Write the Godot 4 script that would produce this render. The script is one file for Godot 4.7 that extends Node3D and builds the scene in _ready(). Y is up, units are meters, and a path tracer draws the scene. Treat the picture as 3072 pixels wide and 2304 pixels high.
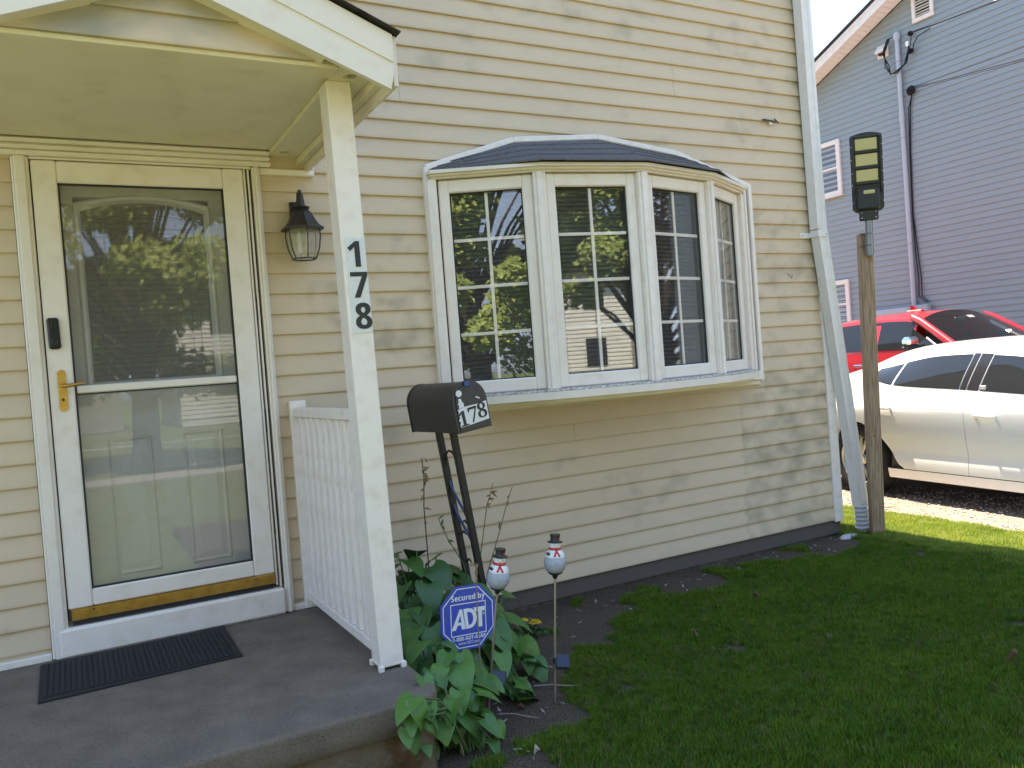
extends Node3D
# Front of a beige clapboard house with a small gabled porch, a bow window, a leaning mailbox in a hosta bed,
# a solar street light on a wooden post, and a grey neighbour house with two parked vehicles behind it.
# World axes: x runs right along the facade (z = 0), z comes towards the street, y = 0 is the lowest siding edge.

const EXPO := 0.1016            # siding exposure
const GY := -0.12               # lawn level
var rng := RandomNumberGenerator.new()
var nz := FastNoiseLite.new()
var nz2 := FastNoiseLite.new()
var M := {}

# ---------------------------------------------------------------- mesh collecting
class Mb:
	var v := PackedVector3Array()
	var n := PackedVector3Array()
	var c := PackedColorArray()
	var c0 := Color(1, 1, 1)
	var c1 := Color(1, 1, 1)
	var c2 := Color(1, 1, 1)
	var has_col := false
	func t3(a: Vector3, b: Vector3, d: Vector3, na: Vector3, nb: Vector3, nd: Vector3) -> void:
		v.push_back(a); v.push_back(d); v.push_back(b)
		n.push_back(na); n.push_back(nd); n.push_back(nb)
		if has_col:
			c.push_back(c0); c.push_back(c2); c.push_back(c1)
	func tri(a: Vector3, b: Vector3, d: Vector3) -> void:
		var k := (b - a).cross(d - a)
		if k.length_squared() < 1e-16:
			return
		k = k.normalized()
		t3(a, b, d, k, k, k)
	func quad(a: Vector3, b: Vector3, d: Vector3, e: Vector3) -> void:
		tri(a, b, d)
		tri(a, d, e)
	func quad_out(a: Vector3, b: Vector3, d: Vector3, e: Vector3, mid: Vector3) -> void:
		var k := (b - a).cross(d - a)
		if k.dot((a + d) * 0.5 - mid) >= 0.0:
			quad(a, b, d, e)
		else:
			quad(a, e, d, b)
	func tri_out(a: Vector3, b: Vector3, d: Vector3, mid: Vector3) -> void:
		if (b - a).cross(d - a).dot((a + b + d) / 3.0 - mid) >= 0.0:
			tri(a, b, d)
		else:
			tri(a, d, b)
	# a sheet of rows of points with smooth normals
	func grid(rows: Array, flip := false, cols := []) -> void:
		var R := rows.size()
		var C: int = rows[0].size()
		var nn := []
		for i in R:
			var line := PackedVector3Array()
			line.resize(C)
			for j in C:
				var dv: Vector3 = rows[mini(i + 1, R - 1)][j] - rows[maxi(i - 1, 0)][j]
				var du: Vector3 = rows[i][mini(j + 1, C - 1)] - rows[i][maxi(j - 1, 0)]
				if rows[i][0].is_equal_approx(rows[i][C - 1]) and C > 3 and (j == 0 or j == C - 1):
					du = rows[i][1] - rows[i][C - 2]
				var k := du.cross(dv)
				if k.length_squared() < 1e-18:
					k = Vector3(0, 1, 0) if line.size() == 0 or j == 0 else line[j - 1]
				line[j] = k.normalized() * (-1.0 if flip else 1.0)
			nn.append(line)
		for i in R - 1:
			for j in C - 1:
				var a: Vector3 = rows[i][j]
				var b: Vector3 = rows[i][j + 1]
				var d: Vector3 = rows[i + 1][j + 1]
				var e: Vector3 = rows[i + 1][j]
				var k := cols.size() > 0
				if flip:
					if k:
						c0 = cols[i][j]; c1 = cols[i + 1][j + 1]; c2 = cols[i][j + 1]
					t3(a, d, b, nn[i][j], nn[i + 1][j + 1], nn[i][j + 1])
					if k:
						c1 = cols[i + 1][j]; c2 = cols[i + 1][j + 1]
					t3(a, e, d, nn[i][j], nn[i + 1][j], nn[i + 1][j + 1])
				else:
					if k:
						c0 = cols[i][j]; c1 = cols[i][j + 1]; c2 = cols[i + 1][j + 1]
					t3(a, b, d, nn[i][j], nn[i][j + 1], nn[i + 1][j + 1])
					if k:
						c1 = cols[i + 1][j + 1]; c2 = cols[i + 1][j]
					t3(a, d, e, nn[i][j], nn[i + 1][j + 1], nn[i + 1][j])
	# box with chamfered edges
	func box(t: Transform3D, s: Vector3, bev := 0.0) -> void:
		var h := s * 0.5
		var b := minf(bev, minf(h.x, minf(h.y, h.z)) * 0.9)
		var mid := t.origin
		if b <= 0.0:
			for k in 3:
				for sg in [-1.0, 1.0]:
					var p := []
					for q in [[-1, -1], [1, -1], [1, 1], [-1, 1]]:
						var w := Vector3.ZERO
						w[k] = sg * h[k]
						w[(k + 1) % 3] = q[0] * h[(k + 1) % 3]
						w[(k + 2) % 3] = q[1] * h[(k + 2) % 3]
						p.append(t * w)
					quad_out(p[0], p[1], p[2], p[3], mid)
			return
		var P := func(k: int, sx: float, sy: float, sz: float) -> Vector3:
			var w := Vector3(sx * (h.x - b), sy * (h.y - b), sz * (h.z - b))
			w[k] = [sx, sy, sz][k] * h[k]
			return t * w
		for k in 3:
			var i := (k + 1) % 3
			var j := (k + 2) % 3
			for sg in [-1.0, 1.0]:
				var p := []
				for q in [[-1.0, -1.0], [1.0, -1.0], [1.0, 1.0], [-1.0, 1.0]]:
					var w := [0.0, 0.0, 0.0]
					w[k] = sg; w[i] = q[0]; w[j] = q[1]
					p.append(P.call(k, w[0], w[1], w[2]))
				quad_out(p[0], p[1], p[2], p[3], mid)
			for si in [-1.0, 1.0]:
				for sj in [-1.0, 1.0]:
					var w0 := [0.0, 0.0, 0.0]
					w0[i] = si; w0[j] = sj
					w0[k] = -1.0
					var w1 := w0.duplicate()
					w1[k] = 1.0
					quad_out(P.call(i, w0[0], w0[1], w0[2]), P.call(j, w0[0], w0[1], w0[2]), P.call(j, w1[0], w1[1], w1[2]), P.call(i, w1[0], w1[1], w1[2]), mid)
		for sx in [-1.0, 1.0]:
			for sy in [-1.0, 1.0]:
				for sz in [-1.0, 1.0]:
					tri_out(P.call(0, sx, sy, sz), P.call(1, sx, sy, sz), P.call(2, sx, sy, sz), mid)
	# box between two corners
	func bb(a: Vector3, b: Vector3, bev := 0.0) -> void:
		box(Transform3D(Basis(), (a + b) * 0.5), (b - a).abs(), bev)
	# bar of rectangular section from a to b
	func bar(a: Vector3, b: Vector3, w: float, d: float, up := Vector3.UP, bev := 0.0) -> void:
		var z := (b - a).normalized()
		var x := up.cross(z)
		if x.length() < 1e-4:
			x = Vector3.RIGHT.cross(z)
		x = x.normalized()
		var y := z.cross(x)
		box(Transform3D(Basis(x, y, z), (a + b) * 0.5), Vector3(w, d, a.distance_to(b)), bev)
	func tube(pts: Array, rad, sides := 8, caps := true) -> void:
		var rows := []
		var x := Vector3.ZERO
		for i in pts.size():
			var d: Vector3 = (pts[mini(i + 1, pts.size() - 1)] - pts[maxi(i - 1, 0)]).normalized()
			if i == 0:
				x = d.cross(Vector3.UP if absf(d.y) < 0.9 else Vector3.RIGHT).normalized()
			else:
				x = (x - d * x.dot(d)).normalized()
			var y := d.cross(x)
			var r: float = rad[i] if rad is Array else rad
			var row := PackedVector3Array()
			for k in sides + 1:
				var a := TAU * (k % sides) / sides
				row.push_back(pts[i] + (x * cos(a) + y * sin(a)) * r)
			rows.append(row)
		grid(rows)
		if caps:
			for e in [0, rows.size() - 1]:
				var mid: Vector3 = pts[e]
				var inner: Vector3 = pts[1] if e == 0 else pts[e - 1]
				for k in sides:
					tri_out(mid, rows[e][k], rows[e][k + 1], inner)
	func lathe(t: Transform3D, prof: Array, sides := 20, rings_flat := false) -> void:
		if rings_flat:
			for i in prof.size() - 1:
				lathe(t, [prof[i], prof[i + 1]], sides)
			return
		var rows := []
		for p in prof:
			var row := PackedVector3Array()
			for k in sides + 1:
				var a := TAU * (k % sides) / sides
				row.push_back(t * Vector3(p.x * cos(a), p.y, -p.x * sin(a)))
			rows.append(row)
		grid(rows)
	# flat polygon pushed out by depth along the local z, centred on z = 0
	func prism(poly: PackedVector2Array, t: Transform3D, depth: float) -> void:
		var id := Geometry2D.triangulate_polygon(poly)
		var h := depth * 0.5
		var mid2 := Vector2.ZERO
		for p in poly:
			mid2 += p
		for i in range(0, id.size(), 3):
			var a := poly[id[i]]; var b := poly[id[i + 1]]; var d := poly[id[i + 2]]
			if (b - a).cross(d - a) < 0:
				var s := b; b = d; d = s
			tri(t * Vector3(a.x, a.y, h), t * Vector3(b.x, b.y, h), t * Vector3(d.x, d.y, h))
			tri(t * Vector3(a.x, a.y, -h), t * Vector3(d.x, d.y, -h), t * Vector3(b.x, b.y, -h))
		var cw := Geometry2D.is_polygon_clockwise(poly)
		for i in poly.size():
			var a := poly[i]; var b := poly[(i + 1) % poly.size()]
			var q := [t * Vector3(a.x, a.y, -h), t * Vector3(b.x, b.y, -h), t * Vector3(b.x, b.y, h), t * Vector3(a.x, a.y, h)]
			if cw:
				quad(q[0], q[3], q[2], q[1])
			else:
				quad(q[0], q[1], q[2], q[3])
	func make() -> ArrayMesh:
		var arr := []
		arr.resize(Mesh.ARRAY_MAX)
		arr[Mesh.ARRAY_VERTEX] = v
		arr[Mesh.ARRAY_NORMAL] = n
		if has_col:
			arr[Mesh.ARRAY_COLOR] = c
		var m := ArrayMesh.new()
		m.add_surface_from_arrays(Mesh.PRIMITIVE_TRIANGLES, arr)
		return m

# ---------------------------------------------------------------- scene helpers
func L(r: float, g: float, b: float, a := 1.0) -> Color:
	var k := Color(r, g, b).linear_to_srgb()
	k.a = a
	return k

func obj(called: String, shape, m: Material, parent: Node = self) -> MeshInstance3D:
	var o := MeshInstance3D.new()
	o.name = called
	o.mesh = shape.make() if shape is Mb else shape
	o.material_override = m
	parent.add_child(o, true)
	return o

func tag(o: Node, label: String, category := "", group := "") -> Node:
	o.set_meta("label", label)
	if category != "":
		o.set_meta("category", category)
	if group != "":
		o.set_meta("group", group)
	return o

func thing(called: String, label: String, category: String, at := Vector3.ZERO, turn := 0.0, group := "") -> Node3D:
	var o := Node3D.new()
	o.name = called
	add_child(o, true)
	o.position = at
	o.rotation.y = turn
	tag(o, label, category, group)
	return o

func part(called: String, parent: Node) -> Node3D:
	var o := Node3D.new()
	o.name = called
	parent.add_child(o, true)
	return o

func struct(called: String, shape, m: Material) -> MeshInstance3D:
	var o := obj(called, shape, m)
	o.set_meta("kind", "structure")
	return o

func T(p: Vector3, e := Vector3.ZERO) -> Transform3D:
	return Transform3D(Basis.from_euler(e * (PI / 180.0)), p)

func cv(a: Array, x: float) -> float:          # piecewise curve through [x, y] pairs
	if x <= a[0][0]:
		return a[0][1]
	for i in a.size() - 1:
		if x <= a[i + 1][0]:
			var t: float = (x - a[i][0]) / (a[i + 1][0] - a[i][0])
			var m0: float = (a[i + 1][1] - a[maxi(i - 1, 0)][1]) / maxf(a[i + 1][0] - a[maxi(i - 1, 0)][0], 1e-6)
			var j := mini(i + 2, a.size() - 1)
			var m1: float = (a[j][1] - a[i][1]) / maxf(a[j][0] - a[i][0], 1e-6)
			var h: float = a[i + 1][0] - a[i][0]
			return (2 * t * t * t - 3 * t * t + 1) * a[i][1] + (t * t * t - 2 * t * t + t) * h * m0 + (-2 * t * t * t + 3 * t * t) * a[i + 1][1] + (t * t * t - t * t) * h * m1
	return a[a.size() - 1][1]

func lin(a: Array, x: float) -> float:
	if x <= a[0][0]:
		return a[0][1]
	for i in a.size() - 1:
		if x <= a[i + 1][0]:
			return lerpf(a[i][1], a[i + 1][1], (x - a[i][0]) / (a[i + 1][0] - a[i][0]))
	return a[a.size() - 1][1]

func noise_tex(sd: int, freq: float, stops: Array, size := 512, oct := 5, kind := FastNoiseLite.TYPE_SIMPLEX_SMOOTH, as_normal := false, bump := 4.0) -> NoiseTexture2D:
	var f := FastNoiseLite.new()
	f.seed = sd
	f.noise_type = kind
	f.frequency = freq
	f.fractal_octaves = oct
	f.fractal_gain = 0.6
	var t := NoiseTexture2D.new()
	t.width = size
	t.height = size
	t.seamless = true
	t.noise = f
	if as_normal:
		t.as_normal_map = true
		t.bump_strength = bump
	else:
		var g := Gradient.new()
		g.offsets = PackedFloat32Array(stops.map(func(s): return s[0]))
		g.colors = PackedColorArray(stops.map(func(s): return s[1]))
		t.color_ramp = g
	return t

func mat(key: String, c: Color, rough := 0.6, metal := 0.0) -> StandardMaterial3D:
	var m := StandardMaterial3D.new()
	m.resource_name = key
	m.albedo_color = c
	m.roughness = rough
	m.metallic = metal
	M[key] = m
	return m

func grain(m: StandardMaterial3D, tex: Texture2D, scale: Vector3, world := true, normal: Texture2D = null, ns := 1.0) -> StandardMaterial3D:
	m.albedo_texture = tex
	m.uv1_triplanar = true
	m.uv1_world_triplanar = world
	m.uv1_scale = scale
	if normal:
		m.normal_enabled = true
		m.normal_texture = normal
		m.normal_scale = ns
	return m

# gritty concrete: soft blotches, fine sand, light and dark grains
func grit(sd: int, soft: float, fine: float) -> ImageTexture:
	var f := FastNoiseLite.new()
	f.seed = sd
	f.frequency = 0.012
	f.fractal_octaves = 5
	var a := f.get_seamless_image(420, 420)
	f.seed = sd + 1
	f.frequency = 0.22
	f.fractal_octaves = 2
	var b := f.get_seamless_image(420, 420)
	var r := RandomNumberGenerator.new()
	r.seed = sd
	var da := a.get_data()
	var db := b.get_data()
	var out := PackedByteArray()
	out.resize(420 * 420 * 3)
	for i in 420 * 420:
		var v := 0.84 + soft * (da[i] / 127.5 - 1.0) * 1.2 + fine * (db[i] / 127.5 - 1.0)
		var q := r.randf()
		if q < 0.03:
			v += 0.22
		elif q < 0.07:
			v -= 0.22
		v = clampf(v, 0.0, 1.0) * 255.0
		out[i * 3] = int(v)
		out[i * 3 + 1] = int(v * 0.99)
		out[i * 3 + 2] = int(v * 0.97)
	return ImageTexture.create_from_image(Image.create_from_data(420, 420, false, Image.FORMAT_RGB8, out))

func text_mesh(s: String, size: float, depth: float, bold := true, font := "Droid Sans") -> TextMesh:
	var f := SystemFont.new()
	f.font_names = PackedStringArray([font])
	f.font_weight = 700 if bold else 400
	var t := TextMesh.new()
	t.text = s
	t.font = f
	t.font_size = 64
	t.pixel_size = size / 64.0
	t.depth = depth
	t.curve_step = 0.5
	return t

func make_materials() -> void:
	var g := func(a: float) -> Color: return Color(a, a, a)
	# vinyl and painted trim
	var siding := mat("beige_vinyl", Color(1, 1, 1), 0.55)
	siding.vertex_color_use_as_albedo = true
	var gsid := mat("grey_vinyl", Color(1, 1, 1), 0.6)
	gsid.vertex_color_use_as_albedo = true
	var trim_n := noise_tex(3, 0.012, [[0.0, Color(0.93, 0.92, 0.88)], [0.3, Color(0.975, 0.97, 0.955)], [0.5, Color(0.995, 0.995, 0.99)], [1.0, Color(1, 1, 1)]], 512, 6)
	grain(mat("white_trim", L(0.81, 0.73, 0.65), 0.42), trim_n, Vector3.ONE * 0.9)
	grain(mat("white_vinyl", L(0.83, 0.75, 0.675), 0.35), trim_n, Vector3.ONE * 1.3)
	grain(mat("white_coil", L(0.79, 0.71, 0.62), 0.4), trim_n, Vector3.ONE * 0.6)
	grain(mat("ceiling_white", L(0.78, 0.70, 0.53), 0.6), trim_n, Vector3.ONE * 0.5)
	grain(mat("downspout_white", L(0.76, 0.735, 0.70), 0.4), trim_n, Vector3.ONE * 1.1)
	grain(mat("sill_dirty", L(0.62, 0.61, 0.59), 0.6), noise_tex(8, 0.05, [[0.0, Color(0.45, 0.42, 0.36)], [0.4, Color(0.75, 0.73, 0.7)], [0.6, Color(1, 1, 1)], [1.0, Color(1, 1, 1)]], 512, 5), Vector3(1.5, 3, 1.5))
	mat("soffit_white", L(0.82, 0.84, 0.85), 0.6)
	mat("gap_dark", L(0.03, 0.028, 0.026), 0.8)
	# concrete, soil, gravel
	var cn := noise_tex(11, 0.02, [], 512, 5, FastNoiseLite.TYPE_SIMPLEX_SMOOTH, true, 6.0)
	grain(mat("stoop_concrete", L(0.225, 0.180, 0.137), 0.92), grit(12, 0.07, 0.09), Vector3.ONE * 0.9, true, noise_tex(13, 0.2, [], 512, 3, FastNoiseLite.TYPE_SIMPLEX_SMOOTH, true, 5.0), 0.25)
	grain(mat("stoop_riser", L(0.16, 0.128, 0.088), 0.95), noise_tex(14, 0.006, [[0.0, Color(0.62, 0.52, 0.36)], [0.36, Color(0.80, 0.68, 0.46)], [0.52, Color(0.92, 0.88, 0.80)], [1.0, Color(1, 1, 1)]], 1024, 8), Vector3.ONE * 0.9, true, cn, 0.8)
	grain(mat("foundation", L(0.175, 0.145, 0.112), 0.95), noise_tex(15, 0.03, [[0.0, Color(0.5, 0.48, 0.45)], [0.5, Color(0.85, 0.83, 0.8)], [1.0, Color(1, 1, 1)]], 512, 6), Vector3.ONE * 1.2, true, cn, 1.0)
	grain(mat("soil", L(0.115, 0.088, 0.060), 1.0), noise_tex(16, 0.05, [[0.0, Color(0.4, 0.36, 0.33)], [0.4, Color(0.7, 0.66, 0.62)], [0.62, Color(1, 0.97, 0.9)], [1.0, Color(1, 1, 1)]], 1024, 7), Vector3.ONE * 1.6, true, noise_tex(17, 0.09, [], 512, 5, FastNoiseLite.TYPE_SIMPLEX_SMOOTH, true, 9.0), 1.0)
	grain(mat("lawn_base", L(0.045, 0.062, 0.022), 1.0), noise_tex(18, 0.06, [[0.0, Color(0.6, 0.5, 0.4)], [0.45, Color(0.8, 0.8, 0.7)], [1.0, Color(1, 1, 1)]], 512, 6), Vector3.ONE * 0.9)
	grain(mat("far_lawn", L(0.165, 0.185, 0.038), 1.0), noise_tex(19, 0.03, [[0.0, Color(0.6, 0.6, 0.5)], [0.5, Color(0.85, 0.9, 0.8)], [1.0, Color(1, 1, 1)]], 512, 6), Vector3.ONE * 0.35)
	grain(mat("gravel", L(0.47, 0.395, 0.335), 0.95), noise_tex(20, 0.09, [[0.0, Color(0.45, 0.4, 0.36)], [0.5, Color(0.85, 0.82, 0.78)], [1.0, Color(1, 1, 1)]], 1024, 6, FastNoiseLite.TYPE_CELLULAR), Vector3.ONE * 1.6, true, noise_tex(21, 0.12, [], 512, 4, FastNoiseLite.TYPE_CELLULAR, true, 8.0), 1.0)
	var pb := mat("pebble", Color(1, 1, 1), 0.9)
	pb.vertex_color_use_as_albedo = true
	grain(mat("asphalt", L(0.10, 0.10, 0.105), 0.9), noise_tex(22, 0.15, [[0.0, Color(0.7, 0.7, 0.7)], [1.0, Color(1, 1, 1)]], 512, 4), Vector3.ONE * 1.0)
	grain(mat("sidewalk", L(0.42, 0.40, 0.37), 0.9), noise_tex(23, 0.05, [[0.0, Color(0.8, 0.8, 0.78)], [1.0, Color(1, 1, 1)]], 512, 5), Vector3.ONE * 0.8)
	# roofing
	grain(mat("shingle_blue", L(0.195, 0.182, 0.170), 0.9), noise_tex(24, 0.07, [[0.0, Color(0.5, 0.5, 0.55)], [0.45, Color(0.8, 0.8, 0.85)], [0.7, Color(1, 1, 1)], [1.0, Color(1, 1, 1)]], 512, 6), Vector3.ONE * 2.4, true, noise_tex(25, 0.3, [], 512, 3, FastNoiseLite.TYPE_SIMPLEX_SMOOTH, true, 6.0), 0.7)
	grain(mat("shingle_dark", L(0.05, 0.045, 0.042), 0.95), noise_tex(26, 0.12, [[0.0, Color(0.6, 0.6, 0.6)], [1.0, Color(1, 1, 1)]], 512, 5), Vector3.ONE * 2.0)
	# house number, mailbox, metal
	grain(mat("black_paint", L(0.034, 0.032, 0.030), 0.42), noise_tex(27, 0.03, [[0.0, Color(0.75, 0.7, 0.65)], [0.5, Color(0.95, 0.95, 0.95)], [1.0, Color(1, 1, 1)]], 512, 5), Vector3.ONE * 3.0, false)
	grain(mat("post_paint", L(0.020, 0.018, 0.015), 0.5), noise_tex(28, 0.05, [[0.0, Color(1, 0.75, 0.5)], [0.35, Color(0.9, 0.85, 0.8)], [1.0, Color(1, 1, 1)]], 512, 5), Vector3.ONE * 4.0, false)
	mat("blue_paint", L(0.035, 0.06, 0.15), 0.45)
	mat("digit_black", L(0.02, 0.018, 0.017), 0.5)
	grain(mat("plate_white", L(0.68, 0.68, 0.66), 0.4), trim_n, Vector3.ONE * 6.0)
	mat("sticker_white", L(0.72, 0.71, 0.68), 0.5)
	grain(mat("brass", L(0.62, 0.40, 0.12), 0.3, 1.0), noise_tex(29, 0.015, [[0.0, Color(0.88, 0.84, 0.78)], [0.5, Color(0.97, 0.96, 0.95)], [1.0, Color(1, 1, 1)]], 512, 4), Vector3.ONE * 2.0)
	grain(mat("bronze", L(0.085, 0.078, 0.074), 0.42, 0.5), noise_tex(30, 0.06, [[0.0, Color(0.6, 0.6, 0.65)], [1.0, Color(1, 1, 1)]], 512, 4), Vector3.ONE * 4.0)
	mat("rubber_black", L(0.016, 0.015, 0.0145), 0.85)
	mat("lock_black", L(0.012, 0.012, 0.013), 0.25)
	mat("chrome", L(0.75, 0.76, 0.78), 0.08, 1.0)
	grain(mat("galvanised", L(0.42, 0.43, 0.45), 0.4, 0.8), noise_tex(31, 0.05, [[0.0, Color(0.6, 0.6, 0.6)], [1.0, Color(1, 1, 1)]], 512, 4), Vector3.ONE * 4.0)
	grain(mat("door_grey", L(0.50, 0.48, 0.45), 0.55), trim_n, Vector3.ONE * 1.0)
	grain(mat("door_white", L(0.62, 0.61, 0.58), 0.5), trim_n, Vector3.ONE * 1.0)
	mat("came", L(0.03, 0.028, 0.025), 0.4, 0.4)
	mat("blind_slat", L(0.075, 0.07, 0.065), 0.8)
	mat("blind_white", L(0.55, 0.54, 0.52), 0.6)
	mat("curtain", L(0.5, 0.5, 0.48), 0.9)
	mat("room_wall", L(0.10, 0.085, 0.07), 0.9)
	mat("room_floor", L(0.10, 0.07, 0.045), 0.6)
	# glass
	var gl := mat("window_glass", Color(0.6, 0.59, 0.56, 0.025), 0.0)
	gl.transparency = BaseMaterial3D.TRANSPARENCY_ALPHA
	var gs := mat("storm_glass", Color(0.70, 0.68, 0.64, 0.13), 0.0)
	gs.transparency = BaseMaterial3D.TRANSPARENCY_ALPHA
	var lg := mat("lantern_glass", Color(0.75, 0.72, 0.62, 0.35), 0.12)
	lg.transparency = BaseMaterial3D.TRANSPARENCY_ALPHA
	mat("tinted_glass", L(0.018, 0.02, 0.022), 0.03)
	var wsg := mat("windscreen_glass", Color(0.10, 0.16, 0.15, 0.25), 0.0)
	wsg.transparency = BaseMaterial3D.TRANSPARENCY_ALPHA
	# wood
	grain(mat("post_wood", L(0.36, 0.27, 0.18), 0.8), noise_tex(33, 0.02, [[0.0, Color(0.72, 0.66, 0.58)], [0.4, Color(0.88, 0.84, 0.79)], [0.6, Color(0.98, 0.96, 0.93)], [1.0, Color(1, 1, 1)]], 512, 4), Vector3(7, 0.35, 7), false)
	grain(mat("bark", L(0.085, 0.065, 0.05), 0.95), noise_tex(34, 0.05, [[0.0, Color(0.5, 0.5, 0.5)], [1.0, Color(1, 1, 1)]], 512, 5), Vector3(3, 0.7, 3))
	# plants
	var gr := mat("grass_blade", Color(1, 1, 1), 0.65)
	gr.vertex_color_use_as_albedo = true
	gr.metallic_specular = 0.2
	gr.backlight_enabled = true
	gr.backlight = Color(0.7, 0.7, 0.3)
	var hn := noise_tex(36, 0.02, [[0.0, Color(0.75, 0.8, 0.7)], [0.5, Color(0.95, 1, 0.92)], [1.0, Color(1, 1, 1)]], 512, 5)
	for k in [["hosta_dark", L(0.042, 0.105, 0.022)], ["hosta_mid", L(0.062, 0.145, 0.026)], ["hosta_light", L(0.092, 0.190, 0.032)]]:
		var h := grain(mat(k[0], k[1], 0.45), hn, Vector3.ONE * 5.0)
		h.backlight_enabled = true
		h.backlight = Color(0.4, 0.4, 0.25)
	mat("hosta_stem", L(0.09, 0.15, 0.04), 0.6)
	mat("dry_stalk", L(0.24, 0.17, 0.085), 0.9)
	mat("dry_stalk_dark", L(0.08, 0.06, 0.04), 0.9)
	mat("green_stalk", L(0.10, 0.16, 0.05), 0.8)
	mat("petal_yellow", L(0.75, 0.52, 0.01), 0.6)
	mat("dead_leaf", L(0.16, 0.085, 0.05), 0.9)
	mat("dead_leaf_pale", L(0.36, 0.30, 0.25), 0.9)
	var lf := mat("tree_leaf", Color(1, 1, 1), 0.55)
	lf.vertex_color_use_as_albedo = true
	lf.backlight_enabled = true
	lf.backlight = Color(0.6, 0.6, 0.3)
	# vehicles and lamps
	var wp := mat("white_paint", L(0.84, 0.84, 0.83), 0.28)
	wp.clearcoat_enabled = true
	wp.clearcoat = 1.0
	wp.clearcoat_roughness = 0.04
	var rp := mat("red_paint", L(0.42, 0.010, 0.018), 0.3)
	rp.clearcoat_enabled = true
	rp.clearcoat = 1.0
	rp.clearcoat_roughness = 0.04
	mat("car_black", L(0.012, 0.012, 0.013), 0.45)
	mat("pillar_gloss", L(0.02, 0.02, 0.022), 0.12)
	mat("tyre", L(0.02, 0.019, 0.018), 0.9)
	mat("rim_silver", L(0.55, 0.54, 0.52), 0.3, 0.7)
	mat("tail_red", L(0.4, 0.01, 0.01), 0.15)
	mat("lamp_clear", L(0.7, 0.7, 0.7), 0.1)
	mat("seat_grey", L(0.10, 0.09, 0.08), 0.8)
	mat("lamp_body", L(0.018, 0.018, 0.018), 0.4)
	mat("led_panel", L(0.52, 0.46, 0.20), 0.25)
	mat("bolt_steel", L(0.6, 0.6, 0.6), 0.3, 0.9)
	mat("drain_grey", L(0.5, 0.5, 0.5), 0.5)
	mat("cable_black", L(0.008, 0.008, 0.010), 0.95)
	mat("cable_alu", L(0.75, 0.72, 0.68), 0.35, 0.6)
	mat("conduit_grey", L(0.46, 0.48, 0.52), 0.5)
	mat("meter_grey", L(0.36, 0.38, 0.42), 0.5)
	mat("sign_blue", L(0.035, 0.07, 0.42), 0.35)
	mat("sign_white", L(0.75, 0.75, 0.75), 0.4)
	var cr := mat("crackle_glass", L(0.62, 0.60, 0.56), 0.10)
	grain(cr, noise_tex(40, 0.05, [[0.0, Color(0.5, 0.55, 0.62)], [0.35, Color(0.8, 0.84, 0.9)], [1.0, Color(1, 1, 1)]], 512, 2, FastNoiseLite.TYPE_CELLULAR), Vector3.ONE * 9.0, false, noise_tex(41, 0.05, [], 512, 2, FastNoiseLite.TYPE_CELLULAR, true, 14.0), 1.2)
	mat("snow_white", L(0.75, 0.74, 0.72), 0.35)
	mat("scarf_red", L(0.5, 0.03, 0.02), 0.4)
	mat("hat_black", L(0.025, 0.025, 0.025), 0.35)
	mat("stake_metal", L(0.36, 0.31, 0.22), 0.4, 0.7)
	mat("solar_blue", L(0.012, 0.014, 0.03), 0.12)
	mat("white_house", L(0.74, 0.73, 0.70), 0.6)
	mat("stone_pale", L(0.5, 0.48, 0.46), 0.8)

# ---------------------------------------------------------------- the beige house
func siding_color(x: float, y: float, base: Color) -> Color:
	var a := nz.get_noise_2d(x * 40.0, y * 90.0)
	var b := nz.get_noise_2d(x * 9.0 + 50.0, y * 30.0)
	var k := 1.0 + 0.035 * a + 0.05 * b
	var c := Color(base.r * k, base.g * k, base.b * k)
	var m := 0.0
	var s := nz2.get_noise_2d(x * 55.0, y * 75.0)
	var s2 := nz2.get_noise_2d(x * 14.0 - 30.0, y * 22.0)
	# mildew left in patches: low beside the corner (it stops at an upright line), by the lantern, under the bow window
	if x > 4.02 + 0.015 * s and y < 0.98:
		m = clampf(0.30 + 0.55 * s + 0.45 * s2, 0.0, 0.62)
	elif x > 4.28 and y < 2.3:
		m = clampf(0.05 + 0.6 * s + 0.6 * s2, 0.0, 0.5)
	elif x > 4.2:
		m = clampf(-0.2 + 0.5 * s + 0.9 * s2, 0.0, 0.4)
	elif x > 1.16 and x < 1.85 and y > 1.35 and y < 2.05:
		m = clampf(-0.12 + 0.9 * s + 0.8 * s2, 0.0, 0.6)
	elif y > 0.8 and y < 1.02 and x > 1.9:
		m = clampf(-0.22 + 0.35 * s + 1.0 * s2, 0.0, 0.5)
	else:
		m = clampf(-0.32 + 0.5 * s + 0.8 * s2, 0.0, 0.35)
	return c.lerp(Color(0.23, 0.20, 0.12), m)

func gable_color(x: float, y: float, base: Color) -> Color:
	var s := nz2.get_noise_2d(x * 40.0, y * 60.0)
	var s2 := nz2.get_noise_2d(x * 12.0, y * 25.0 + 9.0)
	return base.lerp(Color(0.26, 0.25, 0.20), clampf(0.38 + 0.7 * s + 1.0 * s2, 0.0, 0.85))

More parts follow.
